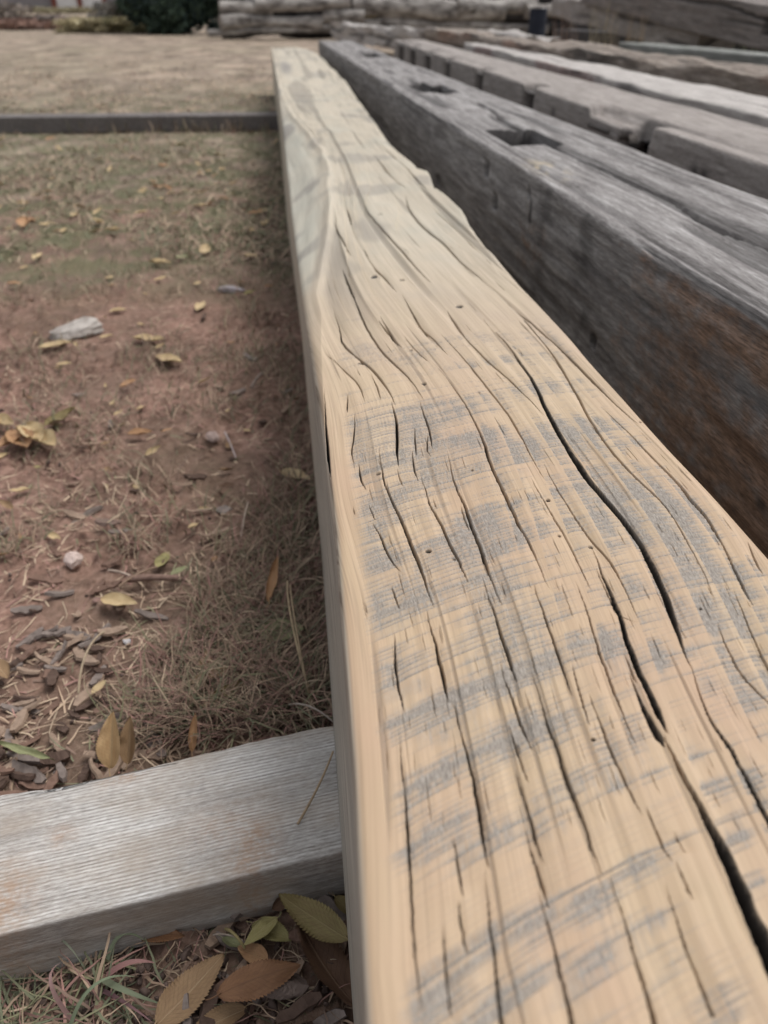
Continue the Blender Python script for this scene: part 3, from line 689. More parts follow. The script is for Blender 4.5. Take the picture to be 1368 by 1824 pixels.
def old_timber(name, p0, p1, w, h, mat, label, cat='timber', group=None, step=0.012, ystep=0.02, r=0.008, rough=0.004, disp=None, seed=1, wave=0.0, ys=None, tone=None, crack=True):
    """p0, p1: ends of the upper left edge. The mesh is local: x across, y along, z up"""
    p0 = Vector(p0); p1 = Vector(p1); L = (p1 - p0).length
    lp = loop_pts(w, h, step, r)
    yl = np.arange(0, L + ystep, ystep) if ys is None else np.array(ys)
    yl = yl * (L / yl[-1])
    x = np.repeat(lp[None, :, 0], len(yl), 0); z = np.repeat(lp[None, :, 1], len(yl), 0); y = np.repeat(yl[:, None], len(lp), 1)
    cx, cz = w / 2, -h / 2
    ang = np.arctan2(z - cz, x - cx)
    nx = np.sign(x - cx) * (np.minimum(x, w - x) < r * 1.01); nz = np.sign(z - cz) * (np.minimum(-z, h + z) < r * 1.01)
    d = (fbm((x + z * 1.7) * 18 + 50, y * 2.0, seed, 4) - 0.5) * rough * 2
    d += (fbm((x + z * 1.7) * 55 + 50, y * 5.0, seed + 3, 3) - 0.5) * rough
    if wave: z = z + (fbm(y * 1.1, y * 0 + x * 3, seed + 7, 3) - 0.5) * wave * (z > -h * 0.5)
    dirt = np.zeros_like(x)
    if crack:     # long drying checks
        for k in range(5):
            top = k < 3
            cx0 = (0.25 + 0.5 * NR.rand()) * w if top else -(0.25 + 0.5 * NR.rand()) * h
            c = cx0 + (vnoise(y * 0.9, y * 0 + seed + k * 3, seed + k) - 0.5) * 0.05
            q = np.abs((x if top else z) - c) / (step * 0.8)
            m = (nz > 0) if top else (nx < 0)
            s = (1 - sstep(0.5, 1.2, q)) * m * sstep(0.45, 0.6, vnoise(y * 0.8, y * 0 + k, seed + 20 + k))
            d -= s * 0.012; dirt = np.maximum(dirt, s * 0.8)
    X2 = x + nx * d; Z2 = z + nz * d
    to = np.zeros_like(x)
    if disp is not None:
        X2, Z2, dd, to = disp(x, y, z, nx, nz, X2, Z2)
        dirt = np.maximum(dirt, dd)
    Y2 = y + (vnoise(x * 40, z * 40, seed + 9) - 0.5) * 0.03 * ((y < ystep) | (y > L - ystep))
    nr, nc = x.shape
    f = [grid_faces(nr, nc, closed=True), np.arange(nc)[None, :], ((nr - 1) * nc + np.arange(nc)[::-1])[None, :]]
    o = np_mesh(name, np.stack([X2, Y2, Z2], -1).reshape(-1, 3), f, mat, attrs={'dirt': dirt.ravel(), 'tone': to.ravel()})
    yv = (p1 - p0).normalized(); xv = yv.cross(Vector((0, 0, 1))).normalized(); zv = xv.cross(yv)
    o.matrix_world = Matrix((( xv.x, yv.x, zv.x, p0.x), (xv.y, yv.y, zv.y, p0.y), (xv.z, yv.z, zv.z, p0.z), (0, 0, 0, 1)))
    tag(o, label, cat, group)
    return o

def pocket(x, y, z, cxy, half, top, w, r=0.5, skew=0.0):
    """soft-edged box mask on the top face (x, y) or the left face (z, y)"""
    u = x if top else z
    a = np.abs(u - cxy[0]) / half[0]; b = np.abs(y - cxy[1] - skew * (u - cxy[0])) / half[1]
    return (1 - sstep(0.93, 1.05, a)) * (1 - sstep(0.93, 1.05, b))

# --- second timber (grey, with mortises)
Z2T = CAMZ - 0.22
a2 = Vector((0.402, -0.5, Z2T)); b2 = Vector((0.392, 7.3, Z2T)); W2, H2 = 0.275, 0.28
def loc(px, py, zpl, p0, p1):
    """photo point -> local x, y of a timber whose top is at zpl"""
    v = Vector(at(px, py, zpl)) - Vector(p0); yv = (Vector(p1) - Vector(p0)).normalized(); xv = yv.cross(Vector((0, 0, 1)))
    return v.dot(xv), v.dot(yv)
def disp2(x, y, z, nx, nz, X, Z):
    dirt = np.zeros_like(x); tone = np.zeros_like(x)
    top = nz > 0; left = (nx < 0) & (z < -0.004)
    for (pa, pb, hx, dep) in (((930, 244), (940, 262), 0.050, 0.17), ((768, 157), (775, 163), 0.060, 0.05), ((748, 148), (752, 151), 0.03, 0.02), ((660, 97), (665, 100), 0.05, 0.03)):
        c = loc(*pa, Z2T, a2, b2)
        hy = {244: 0.10, 157: 0.13, 148: 0.12, 97: 0.25}[pa[1]]
        m = pocket(x, y, z, c, (hx, hy), True, W2) * top
        Z = Z - m * dep; dirt = np.maximum(dirt, pocket(x, y, z, c, (hx + 0.004, hy + 0.012), True, W2) * top)  # shade painted a little wider than the mortise so the hole reads dark
    # long split on the top between the mortise and the near end
    pts = np.array([loc(px, py, Z2T, a2, b2) for px, py in ((850,182),(900,215),(960,245),(1020,275),(1080,300),(1130,325),(1200,355),(1290,405),(1368,432),(1500,500))])
    pts = pts[np.argsort(pts[:, 1])]
    xc = np.interp(y, pts[:, 1], pts[:, 0]) + (vnoise(y * 9, y * 0, 5) - 0.5) * 0.012
    m = (1 - sstep(0.5, 1.3, np.abs(x - xc) / (0.0028 + 0.003 * vnoise(y * 3, y * 0, 6)))) * top * (y < pts[-1, 1]) * (y > pts[0, 1])
    Z = Z - m * 0.02; dirt = np.maximum(dirt, m * 0.85)
    m2 = (1 - sstep(0, 0.05, np.abs(x - xc + 0.03))) * top * sstep(0.5, 0.6, vnoise(y * 1.3, y * 0 + 4, 8)); Z = Z - m2 * 0.006
    # fine long fissures over all faces
    for fq, th in ((46, .74), (95, .80)):
        m = sstep(th, th + .1, vnoise((x + z * 1.3) * fq + 90, y * 1.7, fq)) * (0.6 + 0.4 * top)
        X = X - (nx) * m * 0.003; Z = Z - nz * m * 0.004; dirt = np.maximum(dirt, m * 0.6)
    # slots and nail holes in the left face
    def fc(px, py):
        d = _r * (px - CX) - _u * (py - CY) + _f * FPX; d = d * (0.398 / d[0]); return d[1] + 0.5, d[2] + CAMZ - Z2T
    fl = [fc(866, 300) + (.016, .012), fc(880, 360) + (.014, .014), fc(780, 322) + (.02, .01), fc(941, 345) + (.004, .007), fc(943, 378) + (.003, .018), fc(1052, 606) + (.007, .008), fc(1352, 900) + (.003, .006)]
    for (yy_, zz, hy, hz) in fl:
        m = pocket(x, y, z, (zz, yy_), (hz, hy), False, W2) * left
        X = X + m * 0.03; dirt = np.maximum(dirt, pocket(x, y, z, (zz, yy_), (hz + .001, hy + .003), False, W2) * left * 0.85 * (0.6 + 0.6 * vnoise(y * 60, z * 90, 3)))
    for (py_, zz, hy, hz) in () and ((2.02, -.060, .018, .020), (1.86, -.11, .016, .028), (2.35, -.125, .014, .02), (1.50, -.055, .012, .03), (1.52, -.115, .012, .025), (1.13, -.19, .014, .018), (2.62, -.10, .01, .02)):
        m = pocket(x, y, z, (zz, py_ + 0.5), (hz, hy), False, W2) * left
        X = X + m * 0.03; dirt = np.maximum(dirt, m * 0.95)
    m = left * np.exp(-((y - 1.66) / 0.03) ** 2) * sstep(0.3, 0.6, vnoise(y * 40, z * 30, 12)); dirt = np.maximum(dirt, 0.5 * m)
    m = left * np.exp(-((y - 1.50 - z * 0.3) / 0.035) ** 2) * sstep(0.35, 0.6, vnoise(y * 40, z * 30, 13)); dirt = np.maximum(dirt, 0.5 * m)
    # brown, flaking wood near the camera
    tone = left * sstep(0.35, 0.62, fbm(y * 2.2, z * 9, 14, 3)) * (1 - sstep(1.0, 1.6, y)) * 0.9
    tone = np.maximum(tone, left * 0.9 * np.exp(-((z + 0.012) / 0.012) ** 2) * (1 - sstep(1.0, 1.7, y)))
    tone = np.maximum(tone, left * 0.5 * np.exp(-((y - 1.72) / 0.12) ** 2) * np.exp(-((z + 0.1) / 0.08) ** 2))
    tone = np.maximum(tone, left * 0.30 * fbm(y * 1.5, z * 6, 16, 3))
    X = X + left * (fbm(y * 5, z * 60, 15, 3) - 0.5) * 0.010 * (1 - sstep(1.2, 1.8, y))
    c = loc(975, 300, Z2T, a2, b2)
    worn = np.exp(-(((x - c[0]) / 0.02) ** 2 + ((y - c[1]) / 0.07) ** 2)) * top * sstep(0.3, 0.6, vnoise(x * 90, y * 40, 18))
    disp2.worn = worn
    return X, Z, dirt, tone
ys2 = np.concatenate([np.arange(0, 3.6, 0.007), np.arange(3.6, 7.81, 0.02)])
T2 = old_timber('weathered_timber', a2, b2, W2, H2, M_W2, 'thick dark grey timber with mortise pockets on top, right beside the sanded timber', disp=disp2, seed=101, step=0.005, ys=ys2, rough=0.0022, crack=False)
wn = disp2.worn
at_ = T2.data.attributes.new('worn', 'FLOAT', 'POINT'); at_.data.foreach_set('value', wn.astype(np.float32).ravel())
mt = M_W2.node_tree; bs = mt.nodes['Principled BSDF']; src = bs.inputs['Base Color'].links[0].from_socket
mx = mt.nodes.new('ShaderNodeMix'); mx.data_type = 'RGBA'; an = mt.nodes.new('ShaderNodeAttribute'); an.attribute_name = 'worn'
mt.links.new(an.outputs['Fac'], mx.inputs[0]); mt.links.new(src, mx.inputs[6]); mx.inputs[7].default_value = (0.50, 0.42, 0.29, 1); mt.links.new(mx.outputs[2], bs.inputs['Base Color'])

# --- third timber (joist notches along its upper left edge)
a3v = at(1368, 296, Z2T); b3v = at(850, 121, Z2T); d3 = Vector(b3v) - Vector(a3v); d3.normalize()
a3 = Vector(a3v) - d3 * 1.9; b3 = Vector(b3v) + d3 * 3.6
def disp3(x, y, z, nx, nz, X, Z):
    dirt = np.zeros_like(x); tone = np.zeros_like(x)
    left = (nx < 0); top = nz > 0
    for px, py, hy in ((950, 152, 0.045), (848, 122, 0.05), (790, 103, 0.06), (746, 91, 0.08), (716, 82, 0.10), (690, 75, 0.12)):
        c = loc(px, py, Z2T, a3, b3)
        m = (1 - sstep(0.9, 1.1, np.abs(y - c[1]) / (hy * 1.7)))
        ml = m * left * (z < -0.003) * (z > -0.24); X = X + ml * 0.06; dirt = np.maximum(dirt, ml * 1.0)  # joist notch interiors coloured dark to stand in for their shade
        mt_ = m * top * (x < 0.05); Z = Z - mt_ * 0.02; dirt = np.maximum(dirt, mt_ * 0.85)
    # the slanted dovetail notch, its inner shade painted dark
    c = loc(1148, 218, Z2T, a3, b3)
    yy = y - c[1] - (-z) * 0.30
    m = (1 - sstep(0.9, 1.1, np.abs(yy) / 0.085)); ml = m * left * (z > -0.2); X = X + ml * 0.07; dirt = np.maximum(dirt, ml * 1.0)
    mt_ = m * top * (x < 0.055); Z = Z - mt_ * 0.04; dirt = np.maximum(dirt, mt_ * 0.8)
    c = loc(1100, 201, Z2T, a3, b3)
    m = (1 - sstep(0.9, 1.05, np.abs(y - c[1]) / 0.17)) * (1 - sstep(0.04, 0.06, x)) * (z > -0.03); Z = Z - m * 0.022
    for px, py in ((1215, 262), (985, 168), (1280, 255)):
        c = loc(px, py, Z2T, a3, b3); m = np.exp(-(((y - c[1]) / 0.02) ** 2 + ((z + 0.05) / 0.012) ** 2)) * left; dirt = np.maximum(dirt, m * 0.9)
    tone = 0.25 * fbm(y, x * 4 + z * 4, 31, 3)
    return X, Z, dirt, tone
q3 = Vector(at(1368, 226, Z2T)) - a3; W3 = abs((q3 - d3 * q3.dot(d3)).length)
print('W3', W3)
T3 = old_timber('notched_timber', a3, b3, W3, 0.30, M_W3, 'warm grey timber with a row of joist notches cut in its near upper edge', disp=disp3, seed=131, step=0.010, ystep=0.010, rough=0.003, crack=True)

def line_timber(name, l, r, zt, w, h, mat, label, ext0=0.6, ext1=0.6, **k):
    """l = far (left) point and r = near (right) point of the upper left edge, in the photograph"""
    A = Vector(at(*r, zt)); B = Vector(at(*l, zt)); d = (B - A).normalized()
    return old_timber(name, A - d * ext0, B + d * ext1, w, h, mat, label, **k)

def flaky(seed, amt, front=0.9):
    def f(x, y, z, nx, nz, X, Z):
        left = nx < 0
        q = fbm(y * 3.0, z * 12 + x * 12, seed, 4) - 0.5
        X = X + left * q * amt * 2; Z = Z + (nz > 0) * q * amt * 1.2
        dirt = left * sstep(0.60, 0.74, fbm(y * 2.0, z * 16, seed + 2, 4)) * 0.75
        return X, Z, dirt, left * sstep(0.4, 0.7, fbm(y * 1.2, z * 5, seed + 4, 3)) * front
    return f
def width_to(l, r, back, zt):
    A = Vector(at(*r, zt)); B = Vector(at(*l, zt)); d = (B - A).normalized(); q = Vector(at(*back, zt)) - A
    v = (q - d * q.dot(d)).length; print('width', v); return v
Z4 = CAMZ - 0.21; Z5 = CAMZ - 0.17; Z6 = CAMZ - 0.15
line_timber('bleached_timber', (978, 112), (1368, 208), Z4, min(0.36, width_to((978, 112), (1368, 208), (1368, 176), Z4)), 0.22, M_W4, 'pale bleached timber with a dull purple brown side, just behind the notched timber', 1.2, 2.6, seed=151, disp=flaky(171, 0.006, 0.8), wave=0.02)
line_timber('spalled_timber', (871, 66), (1368, 136), Z5, min(0.34, width_to((871, 66), (1368, 136), (1368, 118), Z5)), 0.30, M_W5, 'rough timber with flaking brown side and bleached white top, behind the pale timber', 1.2, 3.0, seed=161, disp=flaky(181, 0.018, 0.7), wave=0.045, rough=0.012, step=0.014)
line_timber('greenish_timber', (1118, 77), (1368, 100), Z6, 0.16, 0.24, M_W6, 'flat greenish grey timber with pale top edge, behind the flaking timber at right', 1.2, 0.1, seed=191, ystep=0.03)
line_timber('dark_timber', (985, 52), (1150, 61), CAMZ - 0.20, 0.3, 0.26, M_W7, 'short dark timber with squared end, lying among dry weeds', 4.0, 0.0, seed=201, ystep=0.04)
# the far left stretch of the stack: pale broken timber ends
line_timber('white_slab', (655, 46), (940, 66), CAMZ - 0.22, 0.34, 0.25, M_W4, 'pale broken slab lying flat beyond the notched timber', 0.0, 2.5, seed=211, wave=0.10, rough=0.03, ystep=0.05, step=0.03, disp=flaky(221, 0.03, 0.4))

# leaning timbers stacked at the upper right, the first one ends above eye level
def dispb(x, y, z, nx, nz, X, Z):
    L0 = y.max()
    m = (1 - sstep(0.9, 1.1, np.abs(y - 1.05) / 0.05)) * (nx < 0) * (z < -0.05) * (z > -0.13)
    m = np.maximum(m, (1 - sstep(0.9, 1.1, np.abs(y - 0.90) / 0.03)) * (nx < 0) * (z < -0.07))
    q = np.abs(z + 0.06 + (vnoise(y * 1.2, y * 0, 9) - 0.5) * 0.06) / 0.007
    k = (1 - sstep(0.5, 1.2, q)) * (nx < 0)
    return X + m * 0.05 + k * 0.02, Z, np.maximum(m * 0.9, k * 0.9), 0.5 * fbm(y * 2, z * 8, 3, 3)
def two(name, n_, f_, w_, h_, mat, label, **k):
    return old_timber(name, Vector(at_dist(*n_)), Vector(at_dist(*f_)), w_, h_, mat, label, **k)
two('leaning_timber', (1600, 44, 3.2), (1040, -40, 7.8), 0.26, 0.19, M_W8, 'large grey brown timber with a small notch, leaning over the stack at upper right', seed=231, ystep=0.015, step=0.01, disp=dispb, rough=0.006)
two('leaning_timber', (1250, 44, 5.2), (985, -6, 9.0), 0.24, 0.17, M_W3, 'grey timber just under the notched leaning timber, its near end hidden by it', seed=241, ystep=0.03, step=0.02, rough=0.012, wave=0.03)
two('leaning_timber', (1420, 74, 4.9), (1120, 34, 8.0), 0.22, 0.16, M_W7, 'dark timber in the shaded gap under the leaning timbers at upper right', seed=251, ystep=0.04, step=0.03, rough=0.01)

# ------------------------------------------------------------------ skids
def skid(p_back_l, p_back_r, p_front_l, p_front_r, ztop, h, ext, mat, name, label, seed, tone_pt=None):
    bl, br, fl, fr = [np.array(v) for v in (p_back_l, p_back_r, p_front_l, p_front_r)]
    d = (br - bl); d[2] = 0; L0 = np.linalg.norm(d); d /= L0
    wv = np.array([-d[1], d[0], 0.0]); w_ = abs(((bl + br) / 2 - (fl + fr) / 2) @ wv)
    o = fl - d * ext[0]; L = L0 + ext[0] + ext[1]
    st = 0.004 if w_ < 0.2 else 0.02
    lp = loop_pts(w_, h, st * 0.8, 0.004)     # x here is the width (local y), z height
    xs = np.arange(0, L, st)
    x = np.repeat(xs[:, None], len(lp), 1); yv = np.repeat(lp[None, :, 0], len(xs), 0); z = np.repeat(lp[None, :, 1], len(xs), 0)
    ny = np.sign(yv - w_ / 2) * (np.minimum(yv, w_ - yv) < 0.0045); nz = np.sign(z + h / 2) * (np.minimum(-z, h + z) < 0.0045)
    dsp = (fbm(x * 12, (yv + z) * 90, seed, 3) - 0.5) * 0.0022 + (fbm(x * 90, (yv + z) * 160, seed + 2, 2) - 0.5) * 0.0009
    back = (yv > w_ - 0.006) * (vnoise(x * 16, x * 0, seed + 4) ** 3) * 0.012
    yy = yv + ny * dsp - back; zz = z + nz * dsp
    tone = np.zeros_like(x)
    if tone_pt is not None:
        for (tx, ty, rx, ry, s) in tone_pt:
            P = at(tx, ty, ztop) - o; u = P @ d; v = P @ wv
            tone = np.maximum(tone, s * np.exp(-(((x - u) / rx) ** 2 + ((yv - v) / ry) ** 2)))
    nr, nc = x.shape
    ob = np_mesh(name, np.stack([x, yy, zz], -1).reshape(-1, 3), [grid_faces(nr, nc, True)[:, ::-1], np.arange(nc)[None, ::-1], ((nr - 1) * nc + np.arange(nc))[None, :]], mat,
                 attrs={'tone': tone.ravel(), 'dirt': np.zeros(x.size)})
    ob.location = (o[0], o[1], ztop); ob.rotation_euler = (0, 0, math.atan2(d[1], d[0]))
    return tag(ob, label, 'skid')
skid(at(0, 1415, .058), at(590, 1292, .058), at(0, 1665, .058), at(605, 1530, .058), 0.0575, 0.060, (0.35, 1.3), M_SKID, 'wooden_skid',
     'silvery weathered sawn board on the dirt, under the near end of the sanded timber', 301, [(455,1500,.016,.02,1.0),(440,1530,.014,.02,.9),(5,1610,.02,.03,.9),(110,1490,.01,.01,.7),(400,1470,.03,.02,.5),(225,1385,.02,.006,.7)])
zt = 0.058
skid(at(0, 203, .075), at(486, 199, .075), at(0, 209, .075), at(486, 205, .075), 0.075, 0.078, (6.0, 3.5), M_FARSKID, 'wooden_skid',
     'dark grey skid lying across the grass halfway down the sanded timber', 311)
exec_marker2 = True

# ------------------------------------------------------------------ leaves
M_LEAF = {
 'gold': mat_leaf('gold_leaf', (0.50, 0.34, 0.18), (0.38, 0.23, 0.11), (0.42, 0.31, 0.17)),
 'tan': mat_leaf('tan_leaf', (0.30, 0.195, 0.105), (0.22, 0.135, 0.075), (0.46, 0.34, 0.21)),
 'brown': mat_leaf('brown_leaf', (0.24, 0.125, 0.062), (0.17, 0.082, 0.045), (0.16, 0.085, 0.05)),
 'dark': mat_leaf('dark_brown_leaf', (0.150, 0.085, 0.050), (0.105, 0.058, 0.040), (0.28, 0.19, 0.12)),
 'olive': mat_leaf('olive_leaf', (0.215, 0.175, 0.070), (0.17, 0.115, 0.055), (0.30, 0.24, 0.12)),
 'yellow': mat_leaf('yellow_green_leaf', (0.34, 0.30, 0.14), (0.25, 0.22, 0.07), (0.42, 0.36, 0.18)),
 'pale': mat_leaf('pale_leaf', (0.55, 0.43, 0.25), (0.42, 0.29, 0.15), (0.5, 0.40, 0.27)),
 'green': mat_leaf('green_leaf', (0.30, 0.31, 0.17), (0.20, 0.20, 0.09), (0.40, 0.42, 0.24)),
 'orange': mat_leaf('orange_leaf', (0.42, 0.25, 0.13), (0.30, 0.16, 0.085), (0.42, 0.28, 0.15)),
}
def leaf_mesh(L, W, fold=0.3, curl=0.2, roll=0.15, teeth=22, seed=0, shape=1.0, nx=None, ny=9, stem=0.18):
    """leaf along +X from its base, midrib on X; fold = V angle, curl = bend along, roll = edges up"""
    rr = np.random.RandomState(seed)
    nx = nx or teeth * 4 + 1
    t = np.linspace(0, 1, nx)
    prof = np.sin(np.pi * t ** (0.85 * shape)) ** 0.72 * (1 - 0.15 * t)
    prof[-1] = 0.0; prof[0] = 0.02
    saw = (t * teeth) % 1.0
    ed = 1 + 0.14 * (saw - 0.5) * sstep(0.03, 0.12, t)
    v = np.linspace(-1, 1, ny)
    T, V = np.meshgrid(t, v, indexing='ij')
    half = (W / 2) * prof[:, None] * np.where(np.abs(V) > 0.99, ed[:, None], 1.0)
    tip = 0.06 * L * (saw[:, None] - 0.5) * 0.25 * (np.abs(V) > 0.99)
    y0 = V * half
    nzv = (vnoise(T * 5 + seed, V * 1.5 + 4, seed % 50) - 0.5) * 0.10 * L * np.abs(V)
    ang = fold
    yy = y0 * math.cos(ang); zz = np.abs(y0) * math.sin(ang) + roll * L * (np.abs(V) ** 2.5) * (prof[:, None]) * (0.6 + 0.6 * vnoise(T * 4, V * 0 + seed, 7)) * 0.5 + nzv
    # bend along the length
    th = curl * (T - 0.35)
    if abs(curl) > 1e-3:
        rad = L / curl
        xx = rad * np.sin(th) + rad * math.sin(curl * 0.35); zb = rad * (1 - np.cos(th))
        xx2 = xx - zz * np.sin(th); zz2 = zb + zz * np.cos(th)
    else: xx2, zz2 = T * L, zz
    P = np.stack([xx2 + tip, yy, zz2], -1).reshape(-1, 3); uv = np.stack([T, V], -1).reshape(-1, 2)
    F = grid_faces(nx, ny)
    # stalk: a small square tube
    k = 6; s = []
    b = P[ny // 2]
    for i in range(k):
        q = i / (k - 1); r_ = L * 0.009 * (1.2 - 0.4 * q)
        c = b + np.array([-q * stem * L + 0.04 * L, math.sin(q * 2 + seed) * 0.03 * L, (0.10 * q * q) * stem * L * 2 + 0.001])
        for a in range(4): s.append(c + np.array([0, math.cos(a * math.pi / 2) * r_, math.sin(a * math.pi / 2) * r_]))
    s = np.array(s); F2 = grid_faces(k, 4, True, off=len(P))
    co = np.concatenate([P, s]); uv = np.concatenate([uv, np.zeros((len(s), 2))])
    co[:, 2] -= max(0, -0) + np.percentile(co[:, 2], 8)
    return co, [F, F2], uv

def leaf(base, tip, kind, label=None, ratio=0.42, z=None, fold=0.25, curl=0.3, roll=0.12, tilt=(0, 0), seed=1, teeth=22, group=None, lift=0.004, shape=1.0, up=0.0, mesh=None, stem=0.18):
    za = 0.004 if z is None else z
    A = at(*base, za); B = at(*tip, za)
    L = float(np.linalg.norm(B - A)); ang = math.atan2(B[1] - A[1], B[0] - A[0])
    co, F, uv = leaf_mesh(L, L * ratio, fold, curl, roll, teeth, seed, shape, stem=stem)
    o = np_mesh('leaf', co, F, M_LEAF[kind], uv=uv)
    gz = float(ground_h(np.array(A[0]), np.array(A[1]))) if z is None else z
    o.location = (A[0], A[1], max(gz, -0.002) + lift)
    o.rotation_euler = Euler((tilt[0], tilt[1] - up, ang), 'XYZ')
    return tag(o, label, 'leaf', group)

G1 = 'fallen leaves in front of the near skid'
leaf((282, 1838), (402, 1712), 'tan', 'large tan brown toothed leaf with a small hole, on dirt at the bottom edge', 0.50, seed=2, fold=0.10, curl=0.25, roll=0.03, lift=0.014, teeth=24, group=G1)
leaf((395, 1797), (540, 1738), 'brown', 'orange brown toothed leaf lying over a tan leaf at the bottom edge', 0.46, seed=3, fold=-0.22, curl=-0.5, roll=0.03, lift=0.020, group=G1)
leaf((440, 1800), (335, 1850), 'tan', 'tan leaf mostly hidden under the orange brown toothed leaf', 0.42, seed=4, curl=-0.3, lift=0.008, group=G1)
leaf((632, 1800), (520, 1642), 'dark', 'dark brown curled leaf leaning on the sanded timber', 0.44, seed=5, fold=0.35, curl=0.5, roll=0.06, lift=0.012, tilt=(0.45, 0), group=G1)
leaf((622, 1702), (502, 1628), 'olive', 'olive tan toothed leaf propped against the skid beside the sanded timber', 0.40, seed=6, curl=0.4, fold=-0.15, lift=0.028, tilt=(-0.25, -0.06), group=G1)
leaf((497, 1652), (436, 1700), 'yellow', 'small yellow green leaf in front of the skid', 0.50, seed=7, curl=-0.4, fold=-0.2, lift=0.018, tilt=(0.2, 0), group=G1)
leaf((450, 1652), (520, 1680), 'yellow', 'dull yellow leaf behind the small yellow green leaf', 0.55, seed=8, curl=-0.3, lift=0.010, group=G1)
leaf((478, 1716), (424, 1692), 'orange', 'small pinkish brown leaf tip between the brown leaf and the yellow leaf', 0.60, seed=9, curl=0.2, lift=0.010, group=G1)
leaf((487, 1632), (520, 1604), 'dark', 'small upright brown leaf touching the front of the skid', 0.75, seed=10, curl=0.5, fold=0.5, lift=0.010, tilt=(1.0, -0.3), group=G1)
leaf((232, 1660), (335, 1672), 'brown', 'rust brown curled leaf with raised stalk against the front of the skid', 0.36, seed=11, fold=0.55, curl=0.4, roll=0.15, lift=0.010, tilt=(0.5, 0), group=G1)
leaf((598, 1616), (640, 1655), 'olive', 'pale olive leaf edge squeezed between skid and sanded timber', 0.5, seed=12, curl=0.3, lift=0.016, group=G1)
leaf((395, 1672), (440, 1690), 'green', 'tiny green leaf scrap on the dirt before the skid', 0.35, seed=13, curl=0.6, lift=0.006, group=G1)
G2 = 'fallen leaves behind the near skid'
leaf((206, 1392), (238, 1312), 'gold', 'golden folded leaf standing up behind the skid', 0.62, seed=14, fold=0.75, curl=0.15, roll=0.02, lift=0.018, up=0.95, z=0.01, group=G2)
leaf((236, 1384), (264, 1316), 'tan', 'tan brown leaf standing close against the right of the golden folded leaf', 0.5, seed=44, fold=0.7, curl=0.15, roll=0.02, lift=0.018, up=0.95, z=0.01, group=G2)
leaf((345, 1350), (362, 1296), 'orange', 'narrow rust brown leaf standing on edge behind the skid', 0.36, seed=15, fold=0.8, curl=0.3, roll=0.02, lift=0.014, up=0.75, group=G2)
leaf((343, 1225), (418, 1202), 'tan', 'tan curled leaf in the dry grass behind the rust brown leaf', 0.38, seed=16, curl=0.7, fold=0.4, lift=0.012, group=G2)
leaf((365, 1208), (372, 1168), 'tan', 'small tan leaf standing in the dry grass above a tan curled leaf', 0.5, seed=17, curl=0.7, fold=0.4, lift=0.012, group=G2)
leaf((372, 1262), (440, 1222), 'olive', 'olive leaf tilted in dry grass behind the skid', 0.36, seed=18, curl=0.4, fold=0.4, lift=0.012, tilt=(0.3, 0), group=G2)
leaf((462, 1132), (548, 1136), 'green', 'pale green cupped leaf in the dry grass by the sanded timber', 0.62, seed=19, curl=0.9, fold=0.1, roll=0.2, lift=0.012, tilt=(0.2, 0), group=G2)
leaf((180, 1068), (248, 1082), 'pale', 'pale tan curled leaf on bare dirt near the grass edge', 0.46, seed=20, curl=0.6, roll=0.2, lift=0.006, group=G2)
leaf((280, 1012), (302, 985), 'yellow', 'small yellowish leaf beside a brown twig', 0.6, seed=21, curl=0.5, lift=0.006, group=G2)
leaf((305, 1028), (336, 1015), 'green', 'small yellow green leaf at the end of the brown twig', 0.5, seed=22, curl=0.5, lift=0.010, group=G2)
leaf((480, 1090), (504, 1034), 'orange', 'orange yellow blade-like leaf upright in dry grass', 0.24, seed=23, curl=0.3, fold=0.5, lift=0.02, up=0.5, group=G2)
leaf((498, 838), (553, 858), 'pale', 'pale tan leaf touching the side of the sanded timber', 0.45, seed=24, curl=0.4, lift=0.006, group=G2)
leaf((165, 1240), (190, 1215), 'pale', 'small pale leaf in the mulch', 0.5, seed=25, curl=0.4, lift=0.008, group=G2)
leaf((0, 1330), (100, 1362), 'green', 'long thin green and orange leaf in the mulch at the left edge', 0.14, seed=26, curl=0.2, lift=0.01, group=G2)
leaf((-10, 1180), (18, 1215), 'tan', 'tan leaf half out of the picture at the left edge beside mulch', 0.5, seed=27, curl=0.4, lift=0.008, group=G2)
G3 = 'cluster of curled leaves at the left edge'
for i, (b, t_, k, lb, r_) in enumerate([
  ((-20, 750), (28, 765), 'pale', 'pale curled leaf at the left edge, highest of the leaf cluster', .5), ((-5, 800), (50, 778), 'orange', 'pinkish orange leaf at the left of the leaf cluster', .5),
  ((30, 770), (52, 812), 'orange', 'rust leaf in the middle of the leaf cluster', .5), ((48, 760), (75, 800), 'pale', 'pale leaf right of the rust leaf in the cluster', .45),
  ((60, 775), (102, 806), 'pale', 'pale tan leaf at the lower right of the cluster', .5), ((80, 762), (138, 735), 'olive', 'olive yellow curled leaf right of the cluster', .38),
  ((-15, 825), (18, 812), 'pale', 'pale leaf at the left edge, lowest of the cluster', .5)]):
    leaf(b, t_, k, lb, r_, seed=30 + i, curl=0.7, roll=0.25, fold=0.3, lift=0.008, teeth=12, group=G3)
G4 = 'small leaves scattered on the bare dirt'
